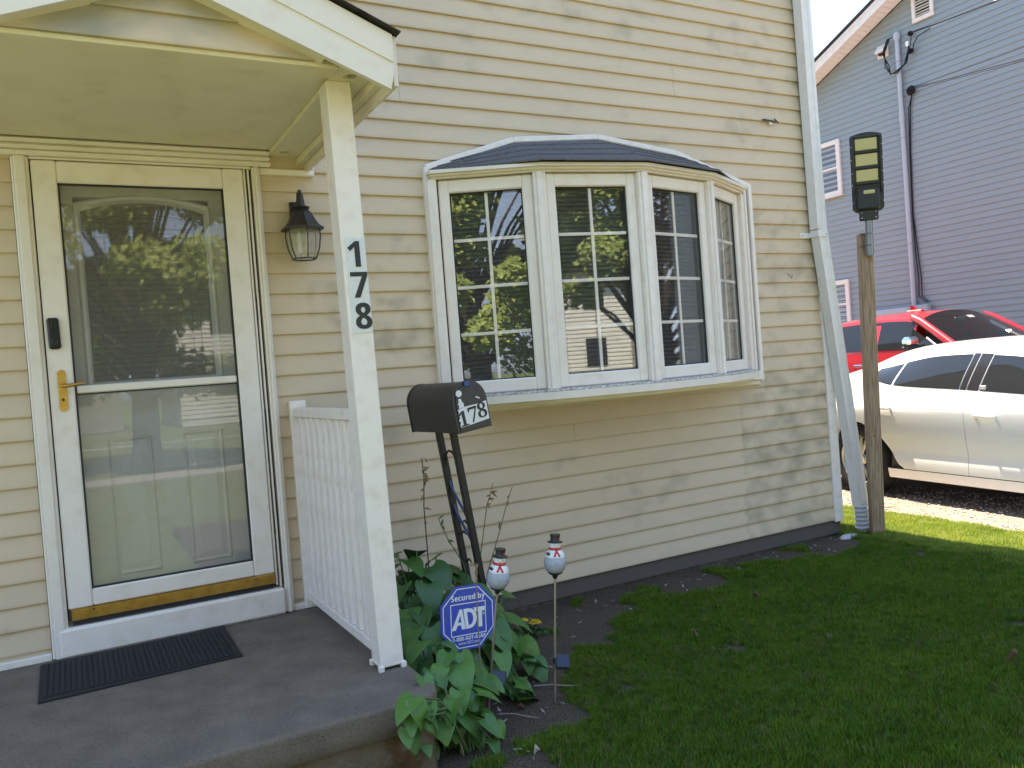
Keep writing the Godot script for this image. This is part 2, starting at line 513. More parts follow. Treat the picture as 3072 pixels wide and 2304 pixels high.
func clapboard(u0: float, u1: float, y: float, h: float, at: Callable, paint: Callable, base: Color, step := 0.02, lip := 0.0155, u1top := 1e9, u0top := 1e9) -> Mb:
	var mb := Mb.new()
	mb.has_col = true
	var prof := [[0.0, -0.002], [0.0, lip - 0.003], [0.003, lip], [h * 0.16, lip * 0.90], [h * 0.34, lip * 0.74], [h * 0.52, lip * 0.56], [h * 0.70, lip * 0.37], [h * 0.86, lip * 0.18], [h, 0.0005]]
	var n := maxi(1, int((u1 - u0) / step))
	var rows := []
	var cols := []
	for p in prof:
		var row := PackedVector3Array()
		var cl := []
		var f: float = p[0] / h
		var a := u0 if u0top > 1e8 else lerpf(u0, u0top, f)
		var b := u1 if u1top > 1e8 else lerpf(u1, u1top, f)
		for j in n + 1:
			var u := lerpf(a, b, float(j) / n)
			var w := 0.0009 * nz.get_noise_2d(u * 30.0, y * 200.0) if lip > 0.012 else 0.0
			row.push_back(at.call(u, y + p[0], p[1] + w))
			cl.append(paint.call(u, y + p[0], base))
		rows.append(row)
		cols.append(cl)
	mb.grid(rows.slice(0, 2), false, cols.slice(0, 2))
	mb.grid(rows.slice(1), false, cols.slice(1))
	return mb

func beige_house() -> void:
	var H := thing("beige_house", "beige clapboard house with white trim, small gabled porch and bow window", "house")
	var front := func(u: float, y: float, d: float) -> Vector3: return Vector3(u, y, d)
	var base := Color(0.60, 0.475, 0.32)
	# clapboard courses, each its own strip, broken at the door, the bow window and where panels butt
	for i in 52:
		var y := i * EXPO
		var yc := y + EXPO * 0.5
		var cuts := [[-4.0, 4.862]]
		var hole := []
		if yc > 0.12 and yc < 2.40:
			hole.append([-0.075, 0.972])
		if yc > 1.085 and yc < 2.385:
			hole.append([1.87, 4.205])
		if i == 27 or i == 28:
			hole.append([1.7495, 1.751])
		if i == 29 or i == 30:
			hole.append([3.6495, 3.651])
		if i == 41 or i == 8:
			hole.append([2.6995, 2.701])
		for h in hole:
			var next := []
			for c in cuts:
				if h[0] > c[0] and h[1] < c[1]:
					next.append([c[0], h[0]])
					next.append([h[1], c[1]])
				else:
					next.append(c)
			cuts = next
		for c in cuts:
			if yc < 0.14 and c[0] < 0.5:
				c[0] = maxf(c[0], 1.16)
			obj("siding_course", clapboard(c[0], c[1], y, EXPO, front, siding_color, base), M.beige_vinyl, H)
	# walls behind, with real openings
	var w := Mb.new()
	for r in [[-4.0, -0.075, -0.1, 5.27], [-0.075, 0.975, 2.42, 5.27], [0.975, 1.88, -0.1, 5.27], [1.88, 4.20, -0.1, 1.07], [1.88, 4.20, 2.38, 5.27], [4.20, 4.94, -0.1, 5.27], [-0.075, 0.975, -0.1, 0.15]]:
		w.bb(Vector3(r[0], r[2], -0.15), Vector3(r[1], r[3], -0.005))
	w.bb(Vector3(4.79, -0.1, -8.0), Vector3(4.935, 5.27, -0.152))
	w.bb(Vector3(-4.0, -0.1, -8.0), Vector3(-3.85, 5.27, -0.152))
	w.bb(Vector3(-3.848, -0.1, -8.0), Vector3(4.788, 5.27, -7.85))
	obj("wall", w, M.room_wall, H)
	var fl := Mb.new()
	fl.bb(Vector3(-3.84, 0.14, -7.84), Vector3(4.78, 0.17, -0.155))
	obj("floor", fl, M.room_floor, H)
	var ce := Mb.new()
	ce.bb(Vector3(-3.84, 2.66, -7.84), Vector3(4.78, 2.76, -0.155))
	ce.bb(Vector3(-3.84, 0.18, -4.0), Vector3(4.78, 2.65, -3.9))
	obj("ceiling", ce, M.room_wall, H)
	var rf := Mb.new()
	for s in [-1.0, 1.0]:
		var e := Vector3(0, 5.25, -4.0 + s * 4.2)
		var r := Vector3(0, 7.18, -4.0)
		rf.box(Transform3D(Basis(Vector3.RIGHT, Vector3(0, 4.2, s * 1.93).normalized(), Vector3(0, -1.93, s * 4.2).normalized()), (e + r) * 0.5 + Vector3(0.47, 0.03 * s * 0, 0)), Vector3(9.1, 0.12, 4.68))
	obj("roof", rf, M.shingle_dark, H)
	for x in [-3.93, 4.86]:
		var gb := Mb.new()
		gb.prism(PackedVector2Array([Vector2(7.9, 5.27), Vector2(4.0, 7.05), Vector2(0.1, 5.27)]), Transform3D(Basis(Vector3(0, 0, -1), Vector3.UP, Vector3.RIGHT), Vector3(x, 0, 0)), 0.12)
		obj("gable_wall", gb, M.room_wall, H)
	var fo := Mb.new()
	var fr := []
	for k in 9:
		var row := PackedVector3Array()
		for j in 120:
			var x := 1.1 + 3.79 * j / 119.0
			var y := -0.004 - 0.03 * k
			row.push_back(Vector3(x, y, -0.030 + 0.010 * nz.get_noise_2d(x * 40.0, y * 60.0) + 0.012 * nz2.get_noise_2d(x * 12.0, y * 40.0) + 0.006 * k * 0.4))
		fr.append(row)
	fo.grid(fr, true)
	fo.bb(Vector3(1.1, -0.6, -0.2), Vector3(4.88, -0.005, -0.060), 0.004)
	fo.bb(Vector3(4.80, -0.6, -8.0), Vector3(4.89, -0.005, -0.201), 0.004)
	obj("foundation_wall", fo, M.foundation, H)
	var cp := Mb.new()
	cp.bb(Vector3(4.862, -0.012, -0.004), Vector3(4.948, 5.2, 0.024), 0.003)
	cp.bb(Vector3(4.938, -0.012, -0.09), Vector3(4.954, 5.2, 0.012), 0.003)
	obj("corner_board", cp, M.white_vinyl, H)
	door(H)
	porch(H)
	bow_window(H)

func digits(parent: Node, s: String, xs: Array, ys: Array, size: float, where: Transform3D, m: Material, font := "Droid Sans") -> void:
	for i in s.length():
		var o := obj("number_digit", text_mesh(s[i], size, 0.0025, true, font), m, parent)
		o.transform = where * T(Vector3(xs[i], ys[i], 0))

func door(H: Node) -> void:
	# casing, head moulding and riser
	var t := part("door_casing", H)
	for r in [[-0.072, -0.004], [0.935, 0.974]]:
		var c := Mb.new()
		c.bb(Vector3(r[0], 0.158, -0.10), Vector3(r[1], 2.344, 0.045), 0.006)
		c.bb(Vector3(r[0] + 0.012, 0.158, 0.044), Vector3(r[1] - 0.012, 2.344, 0.056), 0.005)
		obj("side_casing", c, M.white_coil, t)
	var hm := Mb.new()
	hm.bb(Vector3(-0.9, 2.346, -0.004), Vector3(1.03, 2.372, 0.050), 0.006)
	hm.bb(Vector3(-0.9, 2.373, -0.004), Vector3(1.028, 2.396, 0.064), 0.009)
	hm.bb(Vector3(-0.9, 2.397, -0.004), Vector3(1.026, 2.42, 0.082), 0.010)
	obj("head_moulding", hm, M.white_coil, t)
	var hc := Mb.new()
	hc.bb(Vector3(-0.003, 2.334, -0.10), Vector3(0.934, 2.345, 0.040), 0.003)
	obj("head_casing", hc, M.white_coil, t)
	var ri := Mb.new()
	ri.bb(Vector3(-0.045, 0.156, -0.10), Vector3(0.934, 0.286, 0.062), 0.012)
	obj("threshold_riser", ri, M.white_trim, t)
	for k in [[-4.0, -0.074], [0.976, 1.165]]:
		var b := Mb.new()
		b.bb(Vector3(k[0], 0.154, 0.001), Vector3(k[1], 0.186, 0.034), 0.004)
		obj("base_strip", b, M.white_coil, t)
	# storm door
	var s := part("storm_door", H)
	var z0 := 0.012
	var z1 := 0.044
	var f := Mb.new()
	f.bb(Vector3(0.002, 0.362, z0), Vector3(0.099, 2.330, z1), 0.006)
	f.bb(Vector3(0.797, 0.362, z0), Vector3(0.892, 2.330, z1), 0.006)
	f.bb(Vector3(0.0995, 2.233, z0), Vector3(0.7965, 2.329, z1 - 0.001), 0.006)
	f.bb(Vector3(0.0995, 0.363, z0), Vector3(0.7965, 0.438, z1 - 0.001), 0.006)
	obj("frame", f, M.white_trim, s)
	var bead := Mb.new()
	for r in [[0.099, 0.107, 0.438, 2.233], [0.789, 0.797, 0.438, 2.233]]:
		bead.bb(Vector3(r[0], r[2], z0), Vector3(r[1], r[3], z1 - 0.010))
	for y in [0.438, 2.227]:
		bead.bb(Vector3(0.107, y, z0), Vector3(0.789, y + 0.006, z1 - 0.010))
	obj("glazing_bead", bead, M.gap_dark, s)
	for r in [[0.446, 1.296], [1.340, 2.226]]:
		var g := Mb.new()
		g.bb(Vector3(0.108, r[0], 0.022), Vector3(0.788, r[1], 0.025))
		obj("pane", g, M.storm_glass, s)
	var mr := Mb.new()
	mr.bb(Vector3(0.107, 1.304, z0), Vector3(0.789, 1.338, z1 - 0.008), 0.005)
	obj("meeting_rail", mr, M.white_coil, s)
	var mg := Mb.new()
	mg.bb(Vector3(0.108, 1.297, z0 + 0.004), Vector3(0.788, 1.3035, z1 - 0.012))
	obj("screen_gap", mg, M.gap_dark, s)
	var kick := Mb.new()
	kick.bb(Vector3(0.012, 0.312, z0), Vector3(0.890, 0.361, z1 + 0.004), 0.003)
	obj("kick_strip", kick, M.brass, s)
	for x in [0.10, 0.80]:
		var sc := Mb.new()
		sc.lathe(Transform3D(Basis(Vector3.RIGHT, PI / 2), Vector3(x, 0.349, z1 + 0.004)), [Vector2(0.0045, 0), Vector2(0.004, 0.002), Vector2(0, 0.0025)], 8)
		obj("screw", sc, M.came, s)
	var sw := Mb.new()
	sw.bb(Vector3(0.014, 0.290, z0), Vector3(0.888, 0.3115, z1 - 0.012))
	obj("sweep", sw, M.gap_dark, s)
	var hg := Mb.new()
	hg.bb(Vector3(0.8955, 0.30, z0 - 0.004), Vector3(0.905, 2.332, z1 - 0.006), 0.002)
	hg.bb(Vector3(0.914, 0.29, z0 - 0.004), Vector3(0.922, 2.332, z1 - 0.002), 0.002)
	obj("hinge_rail", hg, M.white_coil, s)
	var hd := Mb.new()
	hd.bb(Vector3(0.892, 0.29, z0 - 0.03), Vector3(0.935, 2.332, z0 - 0.012))
	obj("hinge_gap", hd, M.gap_dark, s)
	for y in [0.55, 1.05, 1.6, 2.15]:
		var hp := Mb.new()
		hp.tube([Vector3(0.9095, y, z1 - 0.012), Vector3(0.9095, y + 0.11, z1 - 0.012)], 0.0042, 8)
		obj("hinge_pin", hp, M.came, s)
	# brass handle: rounded plate, lever and keyhole
	var hn := Mb.new()
	var pl := PackedVector2Array()
	for k in 24:
		var a := TAU * k / 24
		pl.push_back(Vector2(0.0165 * cos(a), 0.0165 * sin(a) + (0.074 if sin(a) > 0 else -0.074)))
	hn.prism(pl, T(Vector3(0.052, 1.322, z1 + 0.004)), 0.008)
	obj("handle_plate", hn, M.brass, s)
	var lv := Mb.new()
	lv.tube([Vector3(0.052, 1.343, z1 + 0.004), Vector3(0.052, 1.343, z1 + 0.034)], 0.009, 12)
	lv.tube([Vector3(0.047, 1.343, z1 + 0.034), Vector3(0.075, 1.341, z1 + 0.040), Vector3(0.105, 1.345, z1 + 0.042), Vector3(0.132, 1.349, z1 + 0.040), Vector3(0.142, 1.343, z1 + 0.039)], [0.008, 0.0085, 0.0075, 0.0065, 0.004], 10)
	obj("lever", lv, M.brass, s)
	var kh := Mb.new()
	kh.lathe(Transform3D(Basis(Vector3.RIGHT, PI / 2), Vector3(0.052, 1.282, z1 + 0.008)), [Vector2(0.006, 0), Vector2(0.005, 0.002), Vector2(0, 0.002)], 10)
	obj("keyhole", kh, M.came, s)
	# front door seen through the glass: raised panels, arched light with leaded glass and a blind
	var d := part("front_door", H)
	var zd := -0.085
	var leaf := Mb.new()
	leaf.bb(Vector3(0.0, 0.288, zd - 0.045), Vector3(0.155, 2.33, zd))
	leaf.bb(Vector3(0.745, 0.288, zd - 0.045), Vector3(0.93, 2.33, zd))
	leaf.bb(Vector3(0.155, 0.288, zd - 0.045), Vector3(0.745, 1.325, zd))
	leaf.bb(Vector3(0.155, 2.20, zd - 0.045), Vector3(0.745, 2.33, zd))
	obj("door_leaf", leaf, M.door_grey, d)
	var arch := func(x0: float, x1: float, y0: float, ys: float, rise: float) -> PackedVector2Array:
		var p := PackedVector2Array([Vector2(x0, y0), Vector2(x1, y0)])
		for k in 15:
			var u := 1.0 - 2.0 * k / 14.0
			p.push_back(Vector2((x0 + x1) * 0.5 + u * (x1 - x0) * 0.5, ys + rise * (1.0 - u * u)))
		return p
	var outer: PackedVector2Array = arch.call(0.150, 0.750, 1.315, 2.172, 0.045)
	var inner: PackedVector2Array = arch.call(0.183, 0.717, 1.352, 2.138, 0.045)
	var fr := Mb.new()
	for i in outer.size():
		var j := (i + 1) % outer.size()
		var z2 := zd + 0.014
		var o0 := Vector3(outer[i].x, outer[i].y, zd); var o1 := Vector3(outer[j].x, outer[j].y, zd)
		var i0 := Vector3(inner[i].x, inner[i].y, zd); var i1 := Vector3(inner[j].x, inner[j].y, zd)
		var a0 := o0.lerp(i0, 0.3); a0.z = z2
		var a1 := o1.lerp(i1, 0.3); a1.z = z2
		var b0 := o0.lerp(i0, 0.7); b0.z = z2
		var b1 := o1.lerp(i1, 0.7); b1.z = z2
		i0.z = zd - 0.02; i1.z = zd - 0.02
		fr.quad(o0, o1, a1, a0)
		fr.quad(a0, a1, b1, b0)
		fr.quad(b0, b1, i1, i0)
	obj("arched_frame", fr, M.door_white, d)
	var pn := Mb.new()
	pn.prism(inner, T(Vector3(0, 0, zd - 0.016)), 0.004)
	obj("leaded_pane", pn, M.window_glass, d)
	var top := func(x: float) -> float:
		var u := (x - 0.45) / 0.267
		return 2.138 + 0.045 * (1.0 - u * u)
	var cames := []
	for x in [0.235, 0.272, 0.628, 0.665]:
		cames.append([Vector2(x, 1.356), Vector2(x, top.call(x) - 0.05)])
	for x in [0.345, 0.45, 0.555]:
		cames.append([Vector2(x, 1.356), Vector2(x, 1.62)])
		cames.append([Vector2(x, top.call(x) - 0.06), Vector2(x, top.call(x))])
	for y in [1.47, 1.545, 1.62, 2.02, 2.06]:
		cames.append([Vector2(0.235, y), Vector2(0.665, y)])
	for k in 8:
		var xa := 0.235 + 0.43 * k / 8.0
		var xb := 0.235 + 0.43 * (k + 1) / 8.0
		cames.append([Vector2(xa, top.call(xa) - 0.058), Vector2(xb, top.call(xb) - 0.058)])
	for q in [[0.30, 1.75], [0.40, 1.82], [0.50, 1.70], [0.59, 1.80]]:
		cames.append([Vector2(q[0], 1.62), Vector2(q[0], q[1])])
		cames.append([Vector2(q[0], q[1]), Vector2(q[0] + 0.05, q[1])])
	for cm in cames:
		var mb := Mb.new()
		mb.bar(Vector3(cm[0].x, cm[0].y, zd - 0.012), Vector3(cm[1].x, cm[1].y, zd - 0.012), 0.006, 0.006, Vector3(0, 0, 1))
		obj("lead_came", mb, M.came, d)
	for k in 32:
		var y := 1.37 + k * 0.0245
		var half := 0.26
		var sl := Mb.new()
		sl.box(T(Vector3(0.45, y, zd - 0.05), Vector3(35, 0, 0)), Vector3(half * 2, 0.0012, 0.022))
		obj("blind_slat", sl, M.blind_slat, d)
	for r in [[0.215, 0.405, 0.45, 1.09], [0.535, 0.725, 0.45, 1.09]]:
		var p := Mb.new()
		var cx: float = (r[0] + r[1]) / 2
		var cy: float = (r[2] + r[3]) / 2
		var rings := []
		for q in [[0.0, 0.0], [0.010, 0.010], [0.022, 0.002], [0.05, 0.009]]:
			rings.append([Vector3(r[0] + q[0], r[2] + q[0], zd + q[1]), Vector3(r[1] - q[0], r[2] + q[0], zd + q[1]), Vector3(r[1] - q[0], r[3] - q[0], zd + q[1]), Vector3(r[0] + q[0], r[3] - q[0], zd + q[1])])
		for i in 3:
			for k in 4:
				p.quad(rings[i][k], rings[i][(k + 1) % 4], rings[i + 1][(k + 1) % 4], rings[i + 1][k])
		p.quad(rings[3][0], rings[3][1], rings[3][2], rings[3][3])
		obj("raised_panel", p, M.door_grey, d)

func porch(H: Node) -> void:
	var P := part("porch_roof", H)
	var zf := 1.25            # gable face
	var zr := 1.325           # outer face of the rake board
	var cb := Mb.new()
	cb.bb(Vector3(-0.35, 2.42, 0.083), Vector3(1.02, 2.45, zf - 0.01))
	obj("ceiling_panel", cb, M.ceiling_white, P)
	# beam along the right edge with its vented soffit
	var s1 := Mb.new()
	s1.bb(Vector3(1.022, 2.402, 0.0), Vector3(1.165, 2.44, zf + 0.05), 0.003)
	obj("soffit_board", s1, M.ceiling_white, P)
	var s2 := Mb.new()
	s2.bb(Vector3(1.167, 2.372, 0.0), Vector3(1.200, 2.41, zf + 0.05), 0.003)
	obj("soffit_board", s2, M.ceiling_white, P)
	var s3 := Mb.new()
	s3.bb(Vector3(1.202, 2.335, 0.0), Vector3(1.222, 2.52, zf + 0.06), 0.003)
	obj("eave_fascia", s3, M.white_coil, P)
	var fb := Mb.new()
	fb.bb(Vector3(-0.35, 2.40, zf - 0.1), Vector3(1.02, 2.418, zf - 0.004), 0.003)
	obj("front_beam", fb, M.ceiling_white, P)
	for q in [[1.08, 1.19], [1.08, 0.13]]:
		var vt := Mb.new()
		vt.lathe(T(Vector3(q[0], 2.4015, q[1]), Vector3(180, 0, 0)), [Vector2(0.034, 0), Vector2(0.036, 0.003), Vector2(0.028, 0.004), Vector2(0.027, 0.001), Vector2(0, 0.001)], 18)
		for k in 5:
			vt.box(T(Vector3(q[0], 2.3985, q[1] - 0.018 + 0.009 * k), Vector3(35, 0, 0)), Vector3(0.044, 0.001, 0.007))
		obj("soffit_vent", vt, M.ceiling_white, P)
	# gable: two clapboard courses cut to the slope
	var face := func(u: float, y: float, d: float) -> Vector3: return Vector3(u, y, zf + d)
	for i in 4:
		var y := 2.415 + i * EXPO
		var half := 0.50 - i * EXPO / 0.4 + 0.04
		if half - EXPO / 0.4 < 0.02:
			half = maxf(half, 0.03)
		obj("gable_course", clapboard(0.45 - half, 0.45 + half, y, EXPO, face, gable_color, Color(0.60, 0.47, 0.31), 0.02, 0.016, 0.45 + maxf(half - EXPO / 0.4, 0.005), 0.45 - maxf(half - EXPO / 0.4, 0.005)), M.beige_vinyl, P)
	var gw := Mb.new()
	gw.prism(PackedVector2Array([Vector2(-0.25, 2.452), Vector2(1.15, 2.452), Vector2(0.45, 2.74)]), T(Vector3(0, 0, zf - 0.03)), 0.03)
	obj("gable_backing", gw, M.ceiling_white, P)
	# rake boards: lower step, main board with a plumb-cut tail, and shingle edge
	for sg in [1.0, -1.0]:
		var X := func(x: float) -> float: return 0.45 + sg * x
		var main := PackedVector2Array([Vector2(X.call(0.0), 2.602), Vector2(X.call(0.735), 2.318), Vector2(X.call(0.752), 2.385), Vector2(X.call(0.750), 2.512), Vector2(X.call(0.0), 2.812)])
		var mb := Mb.new()
		mb.prism(main, T(Vector3(0, 0, zr - 0.012)), 0.024)
		obj("rake_board", mb, M.white_coil, P)
		var up := PackedVector2Array([Vector2(X.call(0.0), 2.715), Vector2(X.call(0.7505), 2.415), Vector2(X.call(0.7505), 2.514), Vector2(X.call(0.0), 2.814)])
		var mu := Mb.new()
		mu.prism(up, T(Vector3(0, 0, zr + 0.003)), 0.006)
		obj("rake_trim", mu, M.white_coil, P)
		var un := Mb.new()
		un.prism(PackedVector2Array([Vector2(X.call(0.0), 2.606), Vector2(X.call(0.50), 2.408), Vector2(X.call(0.50), 2.43), Vector2(X.call(0.0), 2.63)]), T(Vector3(0, 0, (zf + zr) * 0.5 - 0.012)), zr - zf - 0.022)
		obj("rake_soffit", un, M.ceiling_white, P)
		# shingle courses on the slope, each row its own sheet
		var dir := Vector3(sg * 0.75, -0.30, 0).normalized()
		var up2 := Vector3(sg * 0.30, 0.75, 0).normalized()
		var ridge := Vector3(0.45, 2.822, 0)
		for k in 7:
			var a := 0.83 - k * 0.125
			var m2 := Mb.new()
			var zlen := zr + 0.03
			for q in 5:
				var z0 := zlen * q / 5.0 + 0.002
				var z1 := zlen * (q + 1) / 5.0 - 0.001
				var p0 := ridge + dir * maxf(a - 0.16, 0.0) + up2 * 0.004
				var p1 := ridge + dir * (a + rng.randf_range(-0.004, 0.004)) + up2 * 0.010
				m2.box(Transform3D(Basis(dir, up2, dir.cross(up2)), Vector3(0, 0, (z0 + z1) * 0.5) + (p0 + p1) * 0.5), Vector3((p1 - p0).length(), 0.005, z1 - z0))
			obj("shingle_course", m2, M.shingle_dark, P)
		var dk := Mb.new()
		var c0 := ridge + dir * 0.41 - up2 * 0.006
		dk.box(Transform3D(Basis(dir, up2, dir.cross(up2)), c0 + Vector3(0, 0, zr * 0.5)), Vector3(0.80, 0.014, zr - 0.004))
		obj("roof_deck", dk, M.shingle_dark, P)
	# mitred white block where the eave meets the wall
	var bl := Mb.new()
	bl.bb(Vector3(0.976, 2.312, 0.002), Vector3(1.246, 2.343, 0.040), 0.004)
	bl.bb(Vector3(1.225, 2.344, 0.002), Vector3(1.247, 2.41, 0.040), 0.004)
	obj("wall_block", bl, M.white_vinyl, P)

	var s4 := Mb.new()
	s4.bb(Vector3(-0.35, 2.402, 0.0), Vector3(-0.12, 2.418, zf - 0.102), 0.003)
	obj("soffit_board", s4, M.ceiling_white, P)
	# post, leaning very slightly, with the house number plate
	var K := part("porch_post", H)
	var b0 := Vector3(1.085, 0.175, 1.075)
	var t0 := Vector3(1.052, 2.402, 1.075)
	var up := (t0 - b0).normalized()
	var xa := Vector3(0, 0, 1).cross(up) * -1.0
	xa = up.cross(Vector3(0, 0, 1)).normalized()
	var za := xa.cross(up)
	var B := Basis(xa, up, za)
	var pm := Mb.new()
	pm.box(Transform3D(B, (b0 + t0) * 0.5), Vector3(0.094, b0.distance_to(t0), 0.105), 0.004)
	obj("shaft", pm, M.white_vinyl, K)
	var ft := Mb.new()
	for sx in [-1, 1]:
		for sz in [-1, 1]:
			ft.bb(Vector3(1.085 + sx * 0.045 - 0.011, 0.152, 1.075 + sz * 0.05 - 0.011), Vector3(1.085 + sx * 0.045 + 0.011, 0.176, 1.075 + sz * 0.05 + 0.011), 0.003)
	ft.bb(Vector3(1.036, 0.166, 1.022), Vector3(1.135, 0.180, 1.128), 0.003)
	obj("post_foot", ft, M.white_coil, K)
	var O := Transform3D(B, b0)
	var pc := Mb.new()
	pc.box(O * T(Vector3(0.006, 1.455, 0.0535)), Vector3(0.078, 0.362, 0.0025), 0.001)
	obj("number_plate", pc, M.plate_white, K)
	digits(K, "178", [0.004, 0.008, 0.014], [1.572, 1.455, 1.336], 0.135, O * T(Vector3(0, 0, 0.0555)), M.digit_black)

	# railing from the wall to the post
	var R := part("porch_railing", H)
	var wp := Mb.new()
	wp.bb(Vector3(1.028, 0.158, 0.004), Vector3(1.11, 1.192, 0.046), 0.004)
	obj("wall_bracket", wp, M.white_vinyl, R)
	var tr := Mb.new()
	tr.bb(Vector3(1.046, 1.112, 0.047), Vector3(1.092, 1.158, 1.021), 0.004)
	obj("top_rail", tr, M.white_vinyl, R)
	var br := Mb.new()
	br.bb(Vector3(1.046, 0.198, 0.047), Vector3(1.092, 0.242, 1.021), 0.004)
	obj("bottom_rail", br, M.white_vinyl, R)
	for k in 9:
		var z := 0.125 + k * 0.1005
		var bm := Mb.new()
		bm.bb(Vector3(1.051, 0.243, z - 0.026), Vector3(1.087, 1.111, z + 0.026), 0.003)
		obj("baluster", bm, M.white_vinyl, R)

func bow_window(H: Node) -> void:
	var W := part("bow_window", H)
	var V := [Vector2(1.885, 0.035), Vector2(2.395, 0.31), Vector2(2.99, 0.43), Vector2(3.585, 0.315), Vector2(4.10, 0.04)]
	var ys := 1.14
	var yh := 2.318
	var off := []          # outward direction at each vertex
	for i in 5:
		var a: Vector2 = (V[mini(i + 1, 4)] - V[i]) if i < 4 else (V[4] - V[3])
		var b: Vector2 = (V[i] - V[i - 1]) if i > 0 else a
		off.append((Vector2(-a.y, a.x).normalized() + Vector2(-b.y, b.x).normalized()).normalized())
	var P := func(i: int, o: float, y: float) -> Vector3:
		var q: Vector2 = V[i] + off[i] * o
		if i == 0 or i == 4:
			q = V[i] + off[i] * o
			q.y = maxf(q.y, 0.004)
		return Vector3(q.x, y, q.y)
	# seat and head: bow-shaped boards in layers
	for lay in [["seat_board", 1.088, 1.128, 0.075, M.white_coil], ["seat_top", 1.1285, 1.143, 0.060, M.sill_dirty], ["seat_bottom", 1.068, 1.0875, 0.030, M.ceiling_white], ["head_board", 2.3185, 2.3285, 0.034, M.white_coil], ["head_moulding", 2.329, 2.3405, 0.052, M.white_coil], ["head_crown", 2.341, 2.359, 0.072, M.white_coil]]:
		var poly := PackedVector2Array()
		for i in 5:
			var q: Vector3 = P.call(i, lay[3], 0)
			poly.push_back(Vector2(q.x, -q.z))
		poly.push_back(Vector2(poly[4].x, -0.004))
		poly.push_back(Vector2(poly[0].x, -0.004))
		var mb := Mb.new()
		mb.prism(poly, Transform3D(Basis(Vector3.RIGHT, Vector3(0, 0, -1), Vector3.UP), Vector3(0, (lay[1] + lay[2]) * 0.5, 0)), lay[2] - lay[1])
		obj(lay[0], mb, lay[4], W)
	# mullions
	for i in 5:
		var mb := Mb.new()
		var d: Vector2 = off[i]
		var bs := Basis(Vector3(d.y, 0, -d.x), Vector3.UP, Vector3(d.x, 0, d.y))
		var c: Vector3 = P.call(i, 0.004, (ys + yh) * 0.5)
		if i == 0 or i == 4:
			c.z += 0.006
		mb.box(Transform3D(bs, c), Vector3(0.070 if i % 4 else 0.05, yh - ys - 0.001, 0.060), 0.004)
		obj("mullion", mb, M.white_vinyl, W)
		if i % 4:
			var m2 := Mb.new()
			m2.box(Transform3D(bs, c + bs.z * 0.034), Vector3(0.036, yh - ys - 0.002, 0.012), 0.004)
			obj("mullion_cap", m2, M.white_vinyl, W)
	# sashes
	for k in 4:
		var a: Vector2 = V[k]
		var b: Vector2 = V[k + 1]
		var dir := (b - a).normalized()
		var nrm := Vector2(-dir.y, dir.x)
		var len := a.distance_to(b)
		var bs := Basis(Vector3(dir.x, 0, dir.y), Vector3.UP, Vector3(nrm.x, 0, nrm.y))
		var o := Transform3D(bs, Vector3(a.x, 0, a.y))
		var x0 := 0.034
		var x1 := len - 0.034
		var y0 := ys + 0.004
		var y1 := yh - 0.004
		var fw := 0.058
		var fh := 0.072
		var fr := Mb.new()
		for side in 2:
			var xc := x0 + fw / 2 if side == 0 else x1 - fw / 2
			fr.box(o * T(Vector3(xc, (y0 + y1) / 2, -0.012)), Vector3(fw, y1 - y0, 0.05), 0.007)
			var yc := y0 + fh / 2 if side == 0 else y1 - fh / 2
			fr.box(o * T(Vector3((x0 + x1) / 2, yc, -0.0125)), Vector3(x1 - x0 - 2 * fw + 0.012, fh, 0.049), 0.007)
		obj("sash_frame", fr, M.white_trim, W)
		var gx0 := x0 + fw
		var gx1 := x1 - fw
		var gy0 := y0 + fh
		var gy1 := y1 - fh
		var bd := Mb.new()
		for side in 2:
			bd.box(o * T(Vector3(gx0 + 0.003 if side == 0 else gx1 - 0.003, (gy0 + gy1) / 2, -0.016)), Vector3(0.006, gy1 - gy0, 0.020))
			bd.box(o * T(Vector3((gx0 + gx1) / 2, gy0 + 0.003 if side == 0 else gy1 - 0.003, -0.016)), Vector3(gx1 - gx0 - 0.0125, 0.006, 0.0195))
		obj("glazing_seal", bd, M.gap_dark, W)
		for z in [-0.012, -0.030, -0.034]:  # innermost pane is added only to strengthen the reflections
			var g := Mb.new()
			g.box(o * T(Vector3((gx0 + gx1) / 2, (gy0 + gy1) / 2, z)), Vector3(gx1 - gx0 - 0.001, gy1 - gy0 - 0.001, 0.003))
			obj("pane", g, M.window_glass, W)
		var vb := Mb.new()
		vb.box(o * T(Vector3((gx0 + gx1) / 2, (gy0 + gy1) / 2, -0.021)), Vector3(0.017, gy1 - gy0 - 0.012, 0.006))
		obj("grille_bar", vb, M.white_vinyl, W)
		for q in 3:
			var hb := Mb.new()
			hb.box(o * T(Vector3((gx0 + gx1) / 2, lerpf(gy0, gy1, (q + 1) / 4.0), -0.0212)), Vector3(gx1 - gx0 - 0.012, 0.017, 0.0055))
			obj("grille_bar", hb, M.white_vinyl, W)
		if k == 3:
			var lk := Mb.new()
			lk.box(o * T(Vector3(x0 + 0.018, 1.415, 0.017)), Vector3(0.014, 0.075, 0.008), 0.003)
			lk.box(o * T(Vector3(x0 + 0.018, 1.428, 0.026), Vector3(0, 0, 14)), Vector3(0.010, 0.030, 0.012), 0.003)
			obj("window_latch", lk, M.bronze, W)
	# roof: bow-shaped eave edge up to the white trim on the wall
	var E := []
	for i in 5:
		var q: Vector3 = P.call(i, 0.092, 2.362)
		E.append(q)
	E[0] = Vector3(1.872, 2.366, 0.035)
	E[4] = Vector3(4.150, 2.366, 0.035)
	var A := [Vector3(1.868, 2.395, 0.016), Vector3(2.413, 2.566, 0.016), Vector3(3.0, 2.622, 0.016), Vector3(3.605, 2.558, 0.016), Vector3(4.20, 2.395, 0.016)]
